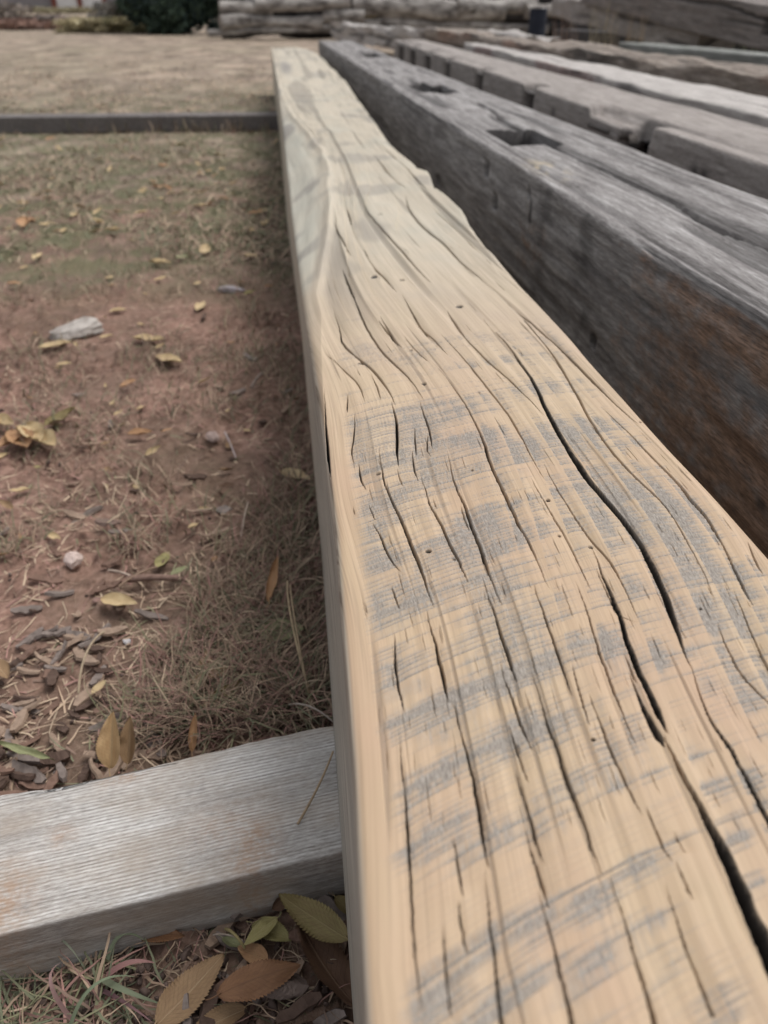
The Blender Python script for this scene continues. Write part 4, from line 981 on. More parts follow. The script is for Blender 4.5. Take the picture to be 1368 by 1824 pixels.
for i, (x, y, ln, a, k, lb) in enumerate([
  (228,773,46,0,'orange','orange tan leaf alone on bare dirt right of the leaf cluster'), (288,769,20,20,'orange','tiny orange leaf right of the orange tan leaf'),
  (238,603,56,-8,'pale','pale curled leaf on dirt right of the pale stone'), (178,602,26,15,'pale','short cream leaf touching the pale stone'), (70,620,60,10,'pale','cream leaf lying in front of the pale stone'),
  (280,635,50,-25,'pale','pinkish pale leaf pointing up right on the dirt'), (195,556,32,10,'pale','cream leaf behind the pale stone'), (265,467,42,-5,'pale','cream oval leaf, left of a small green leaf'),
  (275,500,24,20,'pale','small cream leaf just below the cream oval leaf'), (312,460,24,10,'green','small lime green leaf on the dirt'), (364,452,18,80,'pale','small upright cream leaf right of the lime green leaf'),
  (432,455,28,-10,'pale','cream leaf nearest the sanded timber in the middle distance'), (188,412,28,-8,'pale','round cream leaf on dirt in the middle distance'), (400,610,20,-10,'orange','dark orange leaf on shaded dirt'),
  (352,555,24,60,'pale','upright cream leaf on dirt between stone and timber'), (8,408,20,0,'pale','cream leaf at the left edge in the middle distance'), (40,405,18,70,'orange','orange leaf at the left edge in the middle distance'),
  (60,462,20,40,'pale','tiny cream leaf left of the cream oval leaf'), (12,505,28,0,'orange','orange brown leaf at the left edge above the pale stone'), (240,380,24,10,'pale','cream leaf on grass edge'),
  (345,366,26,-6,'pale','cream leaf on dark dirt near the grass edge'), (440,380,30,0,'orange','rust leaf beside the sanded timber in the middle distance'), (435,525,22,20,'yellow','yellow leaf just below the grey stone'),
  (470,510,16,0,'orange','pinkish leaf right of the grey stone'), (60,832,14,0,'yellow','tiny yellow leaf under the leaf cluster'), (390,870,30,0,'dark','brown leaf on dirt behind the grass edge'),
  (215,690,34,30,'orange','reddish leaf in thin grass'), (100,650,30,5,'pale','small cream leaf below the pale stone')]):
    a_ = R(a); leaf((x, y), (x + ln * math.cos(a_), y - ln * math.sin(a_) * 0.7), k, lb, rng.uniform(.42, .55), seed=50 + i, curl=rng.uniform(.3, .8), roll=rng.uniform(.1, .25), lift=0.006, teeth=10, group=G4)
# tiny leaves farther off on the lawn: copies of one mesh per colour
protos = {}
for k in ('pale', 'orange', 'tan'):
    co, F, uv = leaf_mesh(0.05, 0.024, 0.2, 0.7, 0.2, 8, 90 + len(protos), 1.0)
    o = np_mesh('leaf', co, F, M_LEAF[k], uv=uv); protos[k] = o; o['used'] = 0
word = {'pale': 'cream', 'orange': 'rust coloured', 'tan': 'tan brown'}
for i in range(130):
    k = rng.choice(['pale', 'pale', 'tan', 'pale', 'tan', 'pale', 'orange'])
    far_ = i < 75
    px, py = (rng.uniform(-20, 490), rng.uniform(225, 420)) if far_ else (rng.uniform(-20, 540), rng.uniform(420, 1000))
    p = at(px, py, 0.0)
    o = protos[k]
    if o['used']: o = o.copy(); COL.objects.link(o)
    protos[k]['used'] = 1
    s = rng.uniform(0.55, 1.15) if far_ else rng.uniform(0.2, 0.62); o.scale = (s, s, s)
    o.location = (p[0], p[1], float(ground_h(p[0], p[1])) + 0.006); o.rotation_euler = (rng.uniform(-.4, .4), rng.uniform(-.4, .3), rng.uniform(0, 6.28))
    tag(o, ('tiny %s leaf far off on the thin grass' if far_ else 'tiny %s leaf scrap on the bare red dirt') % word[k], 'leaf', 'tiny leaves on the thin grass' if far_ else 'leaf scraps on the bare dirt')
for o in [x for x in bpy.data.objects if 'used' in x]: del o['used']

# ------------------------------------------------------------------ stones, chips, twigs
def lump(name, px, py, size, tint, label, cat='stone', group=None, rot=0.0, seed=1, flat=True, z=0.0, n=14, ang=None):
    rr = np.random.RandomState(seed)
    u = np.linspace(0, math.pi, n); v = np.linspace(0, 2 * math.pi, 2 * n, endpoint=False)
    U, V = np.meshgrid(u, v, indexing='ij')
    d = np.stack([np.sin(U) * np.cos(V), np.sin(U) * np.sin(V), np.cos(U)], -1)
    r_ = np.ones(U.shape)
    for k in range(8):       # cut facets
        nrm = rr.randn(3); nrm /= np.linalg.norm(nrm); off = rr.uniform(0.42, 0.72)
        dp = d @ nrm; r_ = np.where(dp > 0.05, np.minimum(r_, off / np.maximum(dp, 0.05)), r_)
    r_ = r_ * (1 + 0.06 * (vnoise(U * 5, np.sin(V) * 4 + 7, seed) - 0.5) + 0.14 * (vnoise(U * 9, np.cos(V) * 7 + 7, seed + 1) - 0.5))
    P = d * r_[..., None] * np.array(size) / 2
    co = P.reshape(-1, 3)
    p = at(px, py, 0.0)
    o = np_mesh(name, co, grid_faces(n, 2 * n, True)[:, ::-1], M_STONE if cat != 'wood chip' else M_CHIP, smooth=not flat, attrs={'tint': np.repeat(np.array([tint]), len(co), 0)})
    o.location = (p[0], p[1], float(ground_h(p[0], p[1])) + size[2] * 0.25 + z); o.rotation_euler = (rr.uniform(-.15, .15), rr.uniform(-.15, .15), rot)
    return tag(o, label, cat, group)
lump('stone', 132, 596, (0.165, 0.085, 0.050), (0.46, 0.42, 0.385), 'flat pale grey stone on red dirt at the left', rot=0.15, seed=3)
lump('stone', 416, 517, (0.075, 0.032, 0.022), (0.36, 0.33, 0.35), 'small grey stone on dark dirt left of the sanded timber', rot=0.0, seed=5)
lump('stone', 133, 1004, (0.036, 0.026, 0.022), (0.62, 0.50, 0.45), 'angular pinkish white stone on bare dirt', rot=-0.3, seed=7)
lump('stone', 380, 785, (0.026, 0.024, 0.018), (0.40, 0.31, 0.28), 'rough pinkish stone on bare dirt', rot=0.8, seed=8)
lump('stone', 400, 904, (0.024, 0.016, 0.012), (0.28, 0.24, 0.22), 'small grey brown stone by the twiggy grass', rot=0.2, seed=9)
lump('stone', 225, 1133, (0.012, 0.010, 0.008), (0.60, 0.58, 0.60), 'tiny shiny white pebble at the grass edge', seed=12)
lump('stone', 480, 1211, (0.013, 0.014, 0.012), (0.50, 0.46, 0.44), 'tiny pale pebble in the dry grass', seed=13)
lump('stone', 175, 1063, (0.016, 0.012, 0.006), (0.30, 0.19, 0.16), 'reddish pebble beside the pale tan curled leaf', seed=14)
lump('bark_piece', 507, 1772, (0.036, 0.026, 0.022), (0.19, 0.145, 0.125), 'rough brown bark lump between two brown leaves at the bottom', 'bark', seed=15, z=0.006, n=20)
lump('bark_piece', 153, 912, (0.055, 0.011, 0.012), (0.21, 0.175, 0.155), 'long pointed grey brown bark sliver on bare dirt', 'bark', seed=16, rot=0.75)
lump('bark_piece', 196, 940, (0.040, 0.014, 0.010), (0.22, 0.155, 0.13), 'reddish bark sliver beside the grey brown one', 'bark', seed=17, rot=-0.2)
lump('bark_piece', 268, 1210, (0.020, 0.016, 0.01), (0.30, 0.22, 0.17), 'light brown bark flake in the mulch by dry grass', 'bark', seed=18)

def chip_mesh(L, W, T, seed):
    rr = np.random.RandomState(seed)
    nx = 7; xs = np.linspace(-L / 2, L / 2, nx); V = []
    for i, x in enumerate(xs):
        wv = W / 2 * (1 - 0.55 * abs(x / (L / 2)) ** 3) * rr.uniform(.75, 1.1); zb = 0.15 * L * (x / L) ** 2 * rr.uniform(.5, 2)
        dy = rr.uniform(-.1, .1) * W
        V += [(x, -wv + dy, zb), (x, wv + dy, zb + rr.uniform(-.2, .2) * T), (x + rr.uniform(-.1, .1) * W, wv * .8 + dy, zb + T * rr.uniform(.7, 1.2)), (x, -wv * .8 + dy, zb + T * rr.uniform(.7, 1.2))]
    return np.array(V), [grid_faces(nx, 4, True), np.array([[3, 2, 1, 0]]), np.array([[4 * nx - 4, 4 * nx - 3, 4 * nx - 2, 4 * nx - 1]])]
CT = [('dark brown', (0.11, 0.072, 0.056)), ('reddish brown', (0.20, 0.125, 0.095)), ('light tan', (0.33, 0.24, 0.18)), ('greyish', (0.22, 0.180, 0.160))]
chips = []
for s in range(12):
    nm, ct = CT[s % 4]
    co, F = chip_mesh(rng.uniform(.018, .036), rng.uniform(.006, .011), rng.uniform(.002, .004), 400 + s)
    o = np_mesh('bark_chip', co, F, M_CHIP, smooth=False, attrs={'tint': np.repeat(np.array([ct]), len(co), 0)}); chips.append([o, nm, 0])
for i in range(185):
    c = chips[i % 12]
    if i < 115:
        px, py = rng.uniform(-40, 330), rng.uniform(1120, 1420)
        if px > 230 and py < 1200: px -= 150
        place = 'in the mulch behind the near skid'
    elif i < 140: px, py = rng.uniform(330, 620), rng.uniform(1600, 1830); place = 'on the dirt in front of the near skid'
    else: px, py = rng.uniform(-20, 560), rng.uniform(560, 1100); place = 'scattered on the bare dirt'
    p = at(px, py, 0.0)
    o = c[0] if not c[2] else c[0].copy()
    if c[2]: COL.objects.link(o)
    c[2] = 1
    s = rng.uniform(.6, 1.35); o.scale = (s, s, s)
    o.location = (p[0], p[1], float(ground_h(p[0], p[1])) + rng.uniform(0.001, 0.007)); o.rotation_euler = (rng.uniform(-.5, .5), rng.uniform(-.35, .35), rng.uniform(0, 6.28))
    tag(o, '%s bark chip %s' % (c[1], place), 'bark chip', 'bark chips ' + place)

def tube(name, pts, r0, r1, tint, label, cat, group=None, sides=6):
    P = [Vector(p) for p in pts]; V = []
    for i, p in enumerate(P):
        d = (P[min(i + 1, len(P) - 1)] - P[max(i - 1, 0)]).normalized()
        a = d.cross(Vector((0, 0, 1))).normalized() if abs(d.z) < .95 else Vector((1, 0, 0)); b = a.cross(d)
        r_ = r0 + (r1 - r0) * i / (len(P) - 1)
        for k in range(sides): V.append(p + a * math.cos(k * 2 * math.pi / sides) * r_ + b * math.sin(k * 2 * math.pi / sides) * r_)
    V = np.array([tuple(v) for v in V])
    o = np_mesh(name, V, [grid_faces(len(P), sides, True)], M_CHIP, attrs={'tint': np.repeat(np.array([tint]), len(V), 0)})
    return tag(o, label, cat, group)
def arc_pts(a, b, h, n=10, bow=0.0):
    A, B = np.array(a), np.array(b); d = B - A; s = np.array([-d[1], d[0], 0])
    return [A + d * t + np.array([0, 0, h * 4 * t * (1 - t)]) + s * bow * 4 * t * (1 - t) for t in np.linspace(0, 1, n)]
g = lambda x, y, z=0.008: at(x, y, z)
tube('straw', arc_pts(at(530, 1468, .0605), at(594, 1350, .0605) + np.array([0, 0, .008]), 0.001, bow=-0.03), .0011, .0008, (0.36, 0.27, 0.18), 'dry straw lying on the near skid beside the sanded timber', 'straw')
tube('twig', arc_pts(g(193, 1016), g(232, 1026), 0.002), .0015, .0018, (0.42, 0.33, 0.27), 'short pale straw joined to the brown twig on bare dirt', 'twig')
tube('twig', arc_pts(g(228, 1032), g(318, 1030), 0.002), .0045, .0035, (0.23, 0.15, 0.12), 'stout reddish brown twig on bare dirt', 'twig')
tube('twig', arc_pts(g(212, 1045), g(280, 1010), 0.004), .0015, .0012, (0.30, 0.21, 0.15), 'thin twig crossing the stout twig', 'twig')
tube('straw', arc_pts(g(560, 1262, .01), g(512, 1035, .05), 0.02, bow=.04), .0014, .0009, (0.40, 0.31, 0.20), 'long dry grass stem arching beside the sanded timber', 'straw')
tube('straw', arc_pts(g(556, 1265, .01), g(517, 1042, .055), 0.018, bow=.02), .0012, .0008, (0.34, 0.26, 0.17), 'second long dry stem right of the arching stem', 'straw')
tube('straw', arc_pts(g(140, 1235, .006), g(185, 1125, .02), 0.01, bow=.05), .0014, .001, (0.38, 0.30, 0.21), 'pale bent stem above the mulch', 'straw')
tube('straw', arc_pts(g(515, 1255, .02), g(600, 1292, .03), 0.01), .001, .0008, (0.36, 0.31, 0.27), 'grey stem reaching to the sanded timber above the skid', 'straw')
tube('straw', arc_pts(g(402, 1655, .012), g(436, 1688, .01), 0.006), .0012, .001, (0.30, 0.25, 0.12), 'short straw before the small yellow green leaf', 'straw')
tube('straw', arc_pts(g(380, 1665, .01), g(432, 1675, .012), 0.004), .0007, .0006, (0.36, 0.30, 0.25), 'thin pale stem left of the small yellow green leaf', 'straw')
tube('straw', arc_pts(g(400, 770, .01), g(420, 815, .01), 0.004), .0014, .001, (0.42, 0.36, 0.36), 'thin grey straw on bare dirt', 'straw')
tube('twig', arc_pts(g(448, 690, .01), g(468, 665, .02), 0.004), .003, .002, (0.25, 0.2, 0.17), 'short grey twig on shaded dirt', 'twig')
tube('straw', arc_pts(g(430, 955, .01), g(442, 895, .03), 0.004), .0014, .001, (0.42, 0.34, 0.28), 'pale upright straw at the grass edge', 'straw')

# ------------------------------------------------------------------ grass
def blades(name, pts, hts, lean, tints, width, label, seed=0, seg=4, curl=1.0, flat=0.0):
    """one mesh of many bent blades. pts (n,3)"""
    rr = np.random.RandomState(seed); n = len(pts)
    az = rr.rand(n) * 2 * np.pi; ln = lean * (0.5 + rr.rand(n))
    t = np.linspace(0, 1, seg + 1)
    bend = ln[:, None] * (0.35 + curl * t[None, :]) + flat
    bend = np.clip(bend, 0, 1.75)
    ds = hts[:, None] / seg
    dx = np.sin(bend) * ds; dz = np.cos(bend) * ds
    cxs = np.concatenate([np.zeros((n, 1)), np.cumsum(dx[:, :-1], 1)], 1); czs = np.concatenate([np.zeros((n, 1)), np.cumsum(dz[:, :-1], 1)], 1)
    # sideways wander
    wnd = np.cumsum((rr.rand(n, seg + 1) - .5), 1) * ds * 0.5
    ca, sa = np.cos(az)[:, None], np.sin(az)[:, None]
    x = pts[:, 0:1] + cxs * ca - wnd * sa; y = pts[:, 1:2] + cxs * sa + wnd * ca; z = np.maximum(pts[:, 2:3] + czs, pts[:, 2:3] - 0.002)
    wv = width * (0.6 + 0.8 * rr.rand(n))[:, None] * (1 - t[None, :] ** 2 * 0.85) / 2
    a2_ = az + np.pi / 2 + (rr.rand(n) - .5) * 1.2
    ox, oy = np.cos(a2_)[:, None] * wv, np.sin(a2_)[:, None] * wv
    V = np.stack([np.stack([x - ox, y - oy, z], -1), np.stack([x + ox, y + oy, z + wv * 0.5], -1)], 2).reshape(n, -1, 3)
    k = 2 * (seg + 1)
    base = np.arange(n)[:, None, None] * k; q = np.arange(seg)[None, :, None] * 2 + np.array([0, 1, 3, 2])[None, None, :]
    F = (base + q).reshape(-1, 4)
    T = np.repeat(tints[:, None, :], k, 1).reshape(-1, 3)
    o = np_mesh(name, V.reshape(-1, 3), F, M_GRASS, attrs={'tint': T})
    return tag(o, label, 'grass', kind='stuff')
PAL = 1.3 * np.array([(0.26, 0.19, 0.135), (0.20, 0.14, 0.10), (0.15, 0.145, 0.085), (0.22, 0.125, 0.105), (0.34, 0.265, 0.19), (0.115, 0.12, 0.075), (0.16, 0.11, 0.085)])
def scatter(n, fpx, keep, seed):
    rr = np.random.RandomState(seed); out = []
    x0, x1, y0, y1 = fpx
    while len(out) < n:
        px, py = rr.uniform(x0, x1), rr.uniform(y0, y1)
        if rr.rand() > keep(px, py): continue
        p = at(px, py, 0.0)
        if 0.255 > p[0] > 0.012 and p[1] < 6.7 and rr.rand() < .7: continue
        out.append(p)
    P = np.array(out); P[:, 2] = ground_h(P[:, 0], P[:, 1]) - 0.001
    return P
def tints(n, wts, seed):
    rr = np.random.RandomState(seed); w_ = np.array(wts, float); w_ /= w_.sum()
    return PAL[rr.choice(len(PAL), n, p=w_)] * (0.75 + 0.5 * rr.rand(n, 1))
def cl(px, py, s, seed): return float(fbm(np.array(px / s), np.array(py / s * 1.6), seed, 3))
# dry mat at the foot of the sanded timber
def k1(px, py):
    if py > 1330 - px * 0.05: return 0.0
    e = 440 - (py - 880) * 0.62 + (cl(px, py, 60, 5) - .5) * 160
    return float(np.clip((px - e) / 60, 0.0, 1)) * (0.35 + cl(px, py, 50, 6))
P = scatter(5200, (60, 600, 840, 1400), k1, 21)
hts = 0.022 + 0.05 * np.random.RandomState(3).rand(len(P)) ** 1.5
blades('dry_grass', P, hts, 1.0, tints(len(P), (5, 5, 3, 4, 1.5, 2.2, 4), 4), 0.0014, 'matted dry reddish grass along the foot of the sanded timber behind the skid', 5, seg=5, flat=0.25)
# thin tufts over the bare dirt
def k2(px, py):
    d = cl(px, py, 90, 8); b = np.clip((d - 0.47) * 5, 0, 1)
    return float(b) * (0.4 + 0.6 * (px > 380)) + 0.03 + 0.5 * float(np.clip((px - 470) / 60, 0, 1)) + 0.35 * float(np.clip((640 - py) / 80, 0, 1)) * float(b > .2)
P = scatter(5200, (-40, 570, 430, 1000), k2, 22)
hts = 0.014 + 0.035 * np.random.RandomState(6).rand(len(P))
blades('thin_grass', P, hts, 1.0, tints(len(P), (4, 4, 4, 2, 2, 3, 4), 7), 0.0016, 'thin dry grass over the red dirt', 8, flat=0.3)
# greener turf in front of and beyond the far skid
def k3(px, py): return float(np.clip((470 - py + (cl(px, 3, 40, 99) - .5) * 160) / 120, 0, 1)) * (0.25 + float(np.clip((cl(px, py * 1.5, 110, 10) - 0.40) * 4, 0, 1)) + 0.4 * (px > 430))
P = scatter(9000, (-60, 520, 226, 470), k3, 23)
hts = 0.018 + 0.045 * np.random.RandomState(9).rand(len(P))
blades('turf', P, hts, 0.8, tints(len(P), (4, 2, 6, 1, 4, 4, 2), 10) * 1.05, 0.0034, 'sparse green and tan turf in front of the far skid', 11, seg=3, flat=0.7)
P = scatter(9000, (-60, 500, 68, 205), lambda a, b: .1 + 1.5 * max(0, cl(a, b * 2.5, 45, 88) - .35), 24)
hts = 0.015 + 0.03 * np.random.RandomState(12).rand(len(P))
blades('field_grass', P, hts, 0.8, tints(len(P), (6, 3, 2, 1, 5, 1.2, 2), 13) * 1.1, 0.008, 'short dry tan grass over the field beyond the far skid', 14, seg=2, flat=0.9)
P = scatter(1500, (-60, 490, 222, 236), lambda a, b: .25 + .75 * (cl(a * 2, b, 60, 41) > .5), 41)
blades('turf_edge', P, 0.03 + 0.06 * np.random.RandomState(42).rand(len(P)), 0.6, tints(len(P), (5, 3, 5, 1, 5, 3, 2), 43), 0.004, 'dry and green grass growing against the front of the far skid', 44, seg=3)
P = scatter(3000, (-60, 560, 300, 1420), lambda a, b: .3 + .7 * (cl(a, b, 70, 33) > .5), 31)
P[:, 2] += 0.003
blades('straw_litter', P, 0.010 + 0.03 * np.random.RandomState(32).rand(len(P)), 1.0, tints(len(P), (5, 2, 0.5, 3, 5, 0.5, 3), 33) * 1.25, 0.0016, 'fine broken straw and plant litter over the dirt', 34, seg=3, curl=.1, flat=1.25)
# tuft at the bottom left
def k4(px, py): return float(np.clip((260 - px) / 90, 0.04, 1)) * float(np.clip((py - 1700 + px * .18) / 45, 0, 1)) * (0.25 + cl(px, py, 40, 15))
P = scatter(460, (-60, 330, 1640, 1900), k4, 25)
hts = 0.022 + 0.05 * np.random.RandomState(15).rand(len(P))
blades('grass_tuft', P, hts, 1.0, tints(len(P), (3, 2, 5, 3, 1.5, 6, 2), 16), 0.0016, 'grey green and purple grass tangle at the bottom left corner before the skid', 17, seg=7, flat=0.75)
def k5(px, py): return 1.0
P = scatter(260, (300, 625, 1600, 1850), k5, 26)
hts = 0.012 + 0.025 * np.random.RandomState(18).rand(len(P))
blades('grass_scraps', P, hts, 1.1, tints(len(P), (4, 3, 1, 2, 2, 1, 4), 19), 0.0011, 'dry grass scraps between the leaves before the skid', 20, seg=5, flat=0.6)
# a few broad blades one can tell apart
def broad(a, b, h, wd, tint, label, bow=0.1):
    pts = arc_pts(a, b, h, 12, bow); V = []
    for i, p in enumerate(pts):
        t = i / 11; d = pts[min(i + 1, 11)] - pts[max(i - 1, 0)]; s = np.array([-d[1], d[0], 0.0]); s /= np.linalg.norm(s) + 1e-9
        w_ = wd * (1 - t ** 2 * .9) / 2
        V += [p - s * w_ + np.array([0, 0, w_ * .4]), p, p + s * w_ + np.array([0, 0, w_ * .4])]
    o = np_mesh('grass_blade', np.array(V), [grid_faces(12, 3)], M_GRASS, attrs={'tint': np.repeat(np.array([tint]), 36, 0)})
    tag(o, label, 'grass blade', 'broad grass blades before the near skid')
broad(g(185, 1745, .012), g(292, 1790, .012), .012, .0045, (0.15, 0.17, 0.11), 'broad green grass blade reaching right to the large tan leaf', -.1)
broad(g(190, 1740, .012), g(275, 1715, .02), .006, .0048, (0.26, 0.14, 0.13), 'broad pink and green grass blade pointing right before the skid', .05)
broad(g(192, 1710, .008), g(258, 1676, .012), .012, .0035, (0.20, 0.23, 0.15), 'curved pale green blade touching the front of the skid', .2)
broad(g(140, 1830, .006), g(108, 1715, .03), .02, .003, (0.24, 0.15, 0.14), 'purple grass blade arching upward at the bottom left', .2)
broad(g(120, 1850, .006), g(240, 1740, .02), .015, .003, (0.16, 0.19, 0.12), 'grey green blade crossing the dark clods', .15)
broad(g(60, 1690, .006), g(150, 1725, .02), .02, .0025, (0.14, 0.15, 0.11), 'dull green arching blade beside the skid at left', .1)
broad(g(170, 1760, .006), g(270, 1820, .01), .006, .003, (0.20, 0.11, 0.115), 'dark pink blade under the large tan leaf', .0)

# dirt clods in front of the skid
tp = np.array([0.12, 0.085, 0.072])
cp = []
for s in range(5):
    o = lump('dirt_clod', 300, 1700, (0.012, 0.010, 0.008), tuple(tp * rng.uniform(.85, 1.15)), 'x', 'dirt clod', seed=500 + s, n=9, flat=False); cp.append([o, 0])
for i in range(240):
    c = cp[i % 5]; o = c[0] if not c[1] else c[0].copy()
    if c[1]: COL.objects.link(o)
    c[1] = 1
    if i < 170: px, py = rng.uniform(60, 620), rng.uniform(1640, 1840)
    else: px, py = rng.uniform(-20, 540), rng.uniform(700, 1400)
    p = at(px, py, 0); s = rng.uniform(.35, 1.1) * (1 if i < 170 else .7); o.scale = (s, s, s)
    o.location = (p[0], p[1], float(ground_h(p[0], p[1])) + 0.002 * s); o.rotation_euler = (rng.uniform(0, 6), rng.uniform(0, 6), rng.uniform(0, 6))
    pl = 'in front of the near skid' if i < 170 else 'on the bare ground behind the near skid'
    tag(o, 'small crumbly brown dirt clod ' + pl, 'dirt clod', 'dirt clods ' + pl)

# ------------------------------------------------------------------ background
M_SHADELOG = mat_plain('shaded_log', (0.02, 0.02, 0.022), (0.06, 0.055, 0.055), 3.0, 0.9, 0.03, (1, 5, 5))  # log colour with the pile's inner shade painted in
M_LOG = mat_plain('grey_log', (0.06, 0.05, 0.045), (0.46, 0.43, 0.40), 3.2, 0.9, 0.05, (1, 2.2, 2.2))
M_LOGEND = mat_plain('log_end', (0.14, 0.12, 0.11), (0.32, 0.28, 0.24), 8, 0.9, 0.01)
def log(px, py, z, length, rad, ang, label, tone=1.0, seed=1, grp='grey logs in the far pile', mat=None):
    p = at(px, py, z); n = 24; sd = 20
    x = np.linspace(-length / 2, length / 2, n); a = np.linspace(0, 2 * np.pi, sd, endpoint=False)
    XX, AA = np.meshgrid(x, a, indexing='ij')
    r_ = rad * (1 + (fbm(XX * 1.5 + seed, np.cos(AA) + np.sin(AA) * .7 + 9, seed, 3) - .5) * .75) * (1 - .06 * XX / length)
    cy = (vnoise(XX * .6, XX * 0 + seed, seed) - .5) * rad * .8
    body = bpy.data.objects.new('log', None); COL.objects.link(body)
    o = np_mesh('bark', np.stack([XX, np.cos(AA) * r_ + cy, np.sin(AA) * r_], -1).reshape(-1, 3), [grid_faces(n, sd, True)], mat or M_LOG, parent=body)
    for k in (0, n - 1):
        ring = np.stack([XX[k], np.cos(AA[k]) * r_[k] * .985 + cy[k], np.sin(AA[k]) * r_[k] * .985], -1)
        c = ring.mean(0); c[0] += -.01 if k == 0 else .01
        V = np.concatenate([ring, [c]]); F = np.array([[i, (i + 1) % sd, sd] for i in range(sd)])
        np_mesh('cut_end', V, [F if k else F[:, ::-1]], M_LOGEND, smooth=False, parent=body)
    body.location = (p[0], p[1], z); body.rotation_euler = (seed * 1.3, math.sin(seed * 2.7) * 0.035, ang * 1.6)
    tag(body, label, 'log', grp)
LG = [(480, 54, .1, 2.6, .07, .05, 'thin grey log lying on the ground at the left of the far pile'), (600, 52, .1, 3.0, .075, -.05, 'thin grey log lying on the ground in the middle of the far pile'),
      (432, 38, .3, 1.0, .13, .25, 'short rounded log at the left tip of the far pile'), (512, 36, .42, 1.5, .115, .03, 'pale log in the second row of the far pile'),
      (612, 29, .42, .9, .12, -.08, 'grey log right of the pale log in the second row'), (650, 40, .3, 1.0, .09, .1, 'small log below and right of the grey second row log'),
      (438, 14, .68, 1.1, .12, .1, 'upper left log of the far pile'), (540, 7, .72, 2.0, .125, 0, 'pale thick log on top of the far pile'),
      (765, 15, .60, 3.3, .19, -.03, 'long grey log on top right of the far pile'), (885, 12, .5, 1.8, .17, .06, 'grey log right of the long grey log'),
      (800, 45, .16, 4.4, .09, -.03, 'long log on the ground at the right of the far pile'), (1010, 20, .5, 2.0, .14, .1, 'brownish log at the far right of the pile')]
for i, (px, py, z, ln, rd, an, lb) in enumerate(LG):
    # stand every log at the pile's distance
    d = _r * (px - CX) - _u * (py - CY) + _f * FPX; t = 19.0 / d[1]; P = d * t + np.array([0, 0, CAMZ])
    p = P; zz = max(rd * .9, P[2])
    def _at(px_, py_, z_, P=P): return P
    old = at; at = _at; log(px, py, zz, ln, rd, an, lb, seed=600 + i); at = old
# heart of the pile: logs behind, the shade of the gaps put into their colour
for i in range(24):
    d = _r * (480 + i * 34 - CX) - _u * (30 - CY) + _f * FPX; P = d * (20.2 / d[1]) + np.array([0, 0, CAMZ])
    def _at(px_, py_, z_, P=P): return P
    old = at; at = _at; log(0, 0, .20 + .33 * (i % 3), 2.2, .19, rng.uniform(-.1, .1), 'log painted dark as shade in the back row of the far pile', seed=640 + i, grp='dark logs in the back row of the far pile', mat=M_SHADELOG); at = old



# evergreen shrub: trunk, limbs, leaf clumps
M_NEEDLE = mat_tint('evergreen_needles', 0.75, 3, 0.3)
M_BARK = mat_plain('shrub_bark', (0.06, 0.045, 0.035), (0.14, 0.11, 0.09), 20, 0.9, 0.01)
def shrub(name, center, rx, ry, hz, n, cols, label, seed, size=0.11, cat='shrub', kindmat=None):
    rr = np.random.RandomState(seed); root = bpy.data.objects.new(name, None); COL.objects.link(root)
    root.location = tuple(center)
    nc_ = 26; cc = np.stack([(rr.rand(nc_) - .5) * 2 * rx, (rr.rand(nc_) - .5) * 2 * ry, rr.rand(nc_) ** .8 * hz], -1)
    k = rr.randint(0, nc_, n); dirv = rr.randn(n, 3); dirv /= np.linalg.norm(dirv, axis=1)[:, None]
    P = cc[k] + dirv * (rr.rand(n, 1) ** .4) * np.array([rx * .42, ry * .42, hz * .22]); P[:, 2] = np.abs(P[:, 2])
    a = rr.randn(n, 3); a /= np.linalg.norm(a, axis=1)[:, None]; b = np.cross(a, rr.randn(n, 3)); b /= np.linalg.norm(b, axis=1)[:, None]
    s = size * (.5 + rr.rand(n, 1)); V = np.stack([P - a * s, P + b * s * .35, P + a * s, P - b * s * .35], 1).reshape(-1, 3)
    cols = np.array(cols); tn = cols[(k + rr.randint(0, 2, n)) % len(cols)] * (.7 + .6 * rr.rand(n, 1))
    np_mesh('foliage', V, np.arange(4 * n).reshape(-1, 4), M_NEEDLE, smooth=False, attrs={'tint': np.repeat(tn, 4, 0)}, parent=root)
    VV = []; FF = []
    for q in range(7):
        e = cc[q] * np.array([.8, .8, .9]); off = len(VV)
        for i in range(5):
            t = i / 4; r_ = .05 * (1 - t * .8)
            for m in range(5): VV.append((e[0] * t + math.cos(m * 1.256) * r_, e[1] * t + math.sin(m * 1.256) * r_, e[2] * t ** .8 - .05))
        FF.append(grid_faces(5, 5, True, off))
    np_mesh('stem', np.array(VV), FF, M_BARK, parent=root)
    return tag(root, label, cat)
c = at_dist(330, 58, 24.0); c[2] = float(ground_h(c[0], c[1]))
shrub('evergreen_shrub', c, 1.25, 0.9, 2.0, 16000, [(0.035, 0.055, 0.04), (0.05, 0.075, 0.05), (0.025, 0.04, 0.035)], 'dark green evergreen shrub at the far side of the field, left of the log pile', 701)
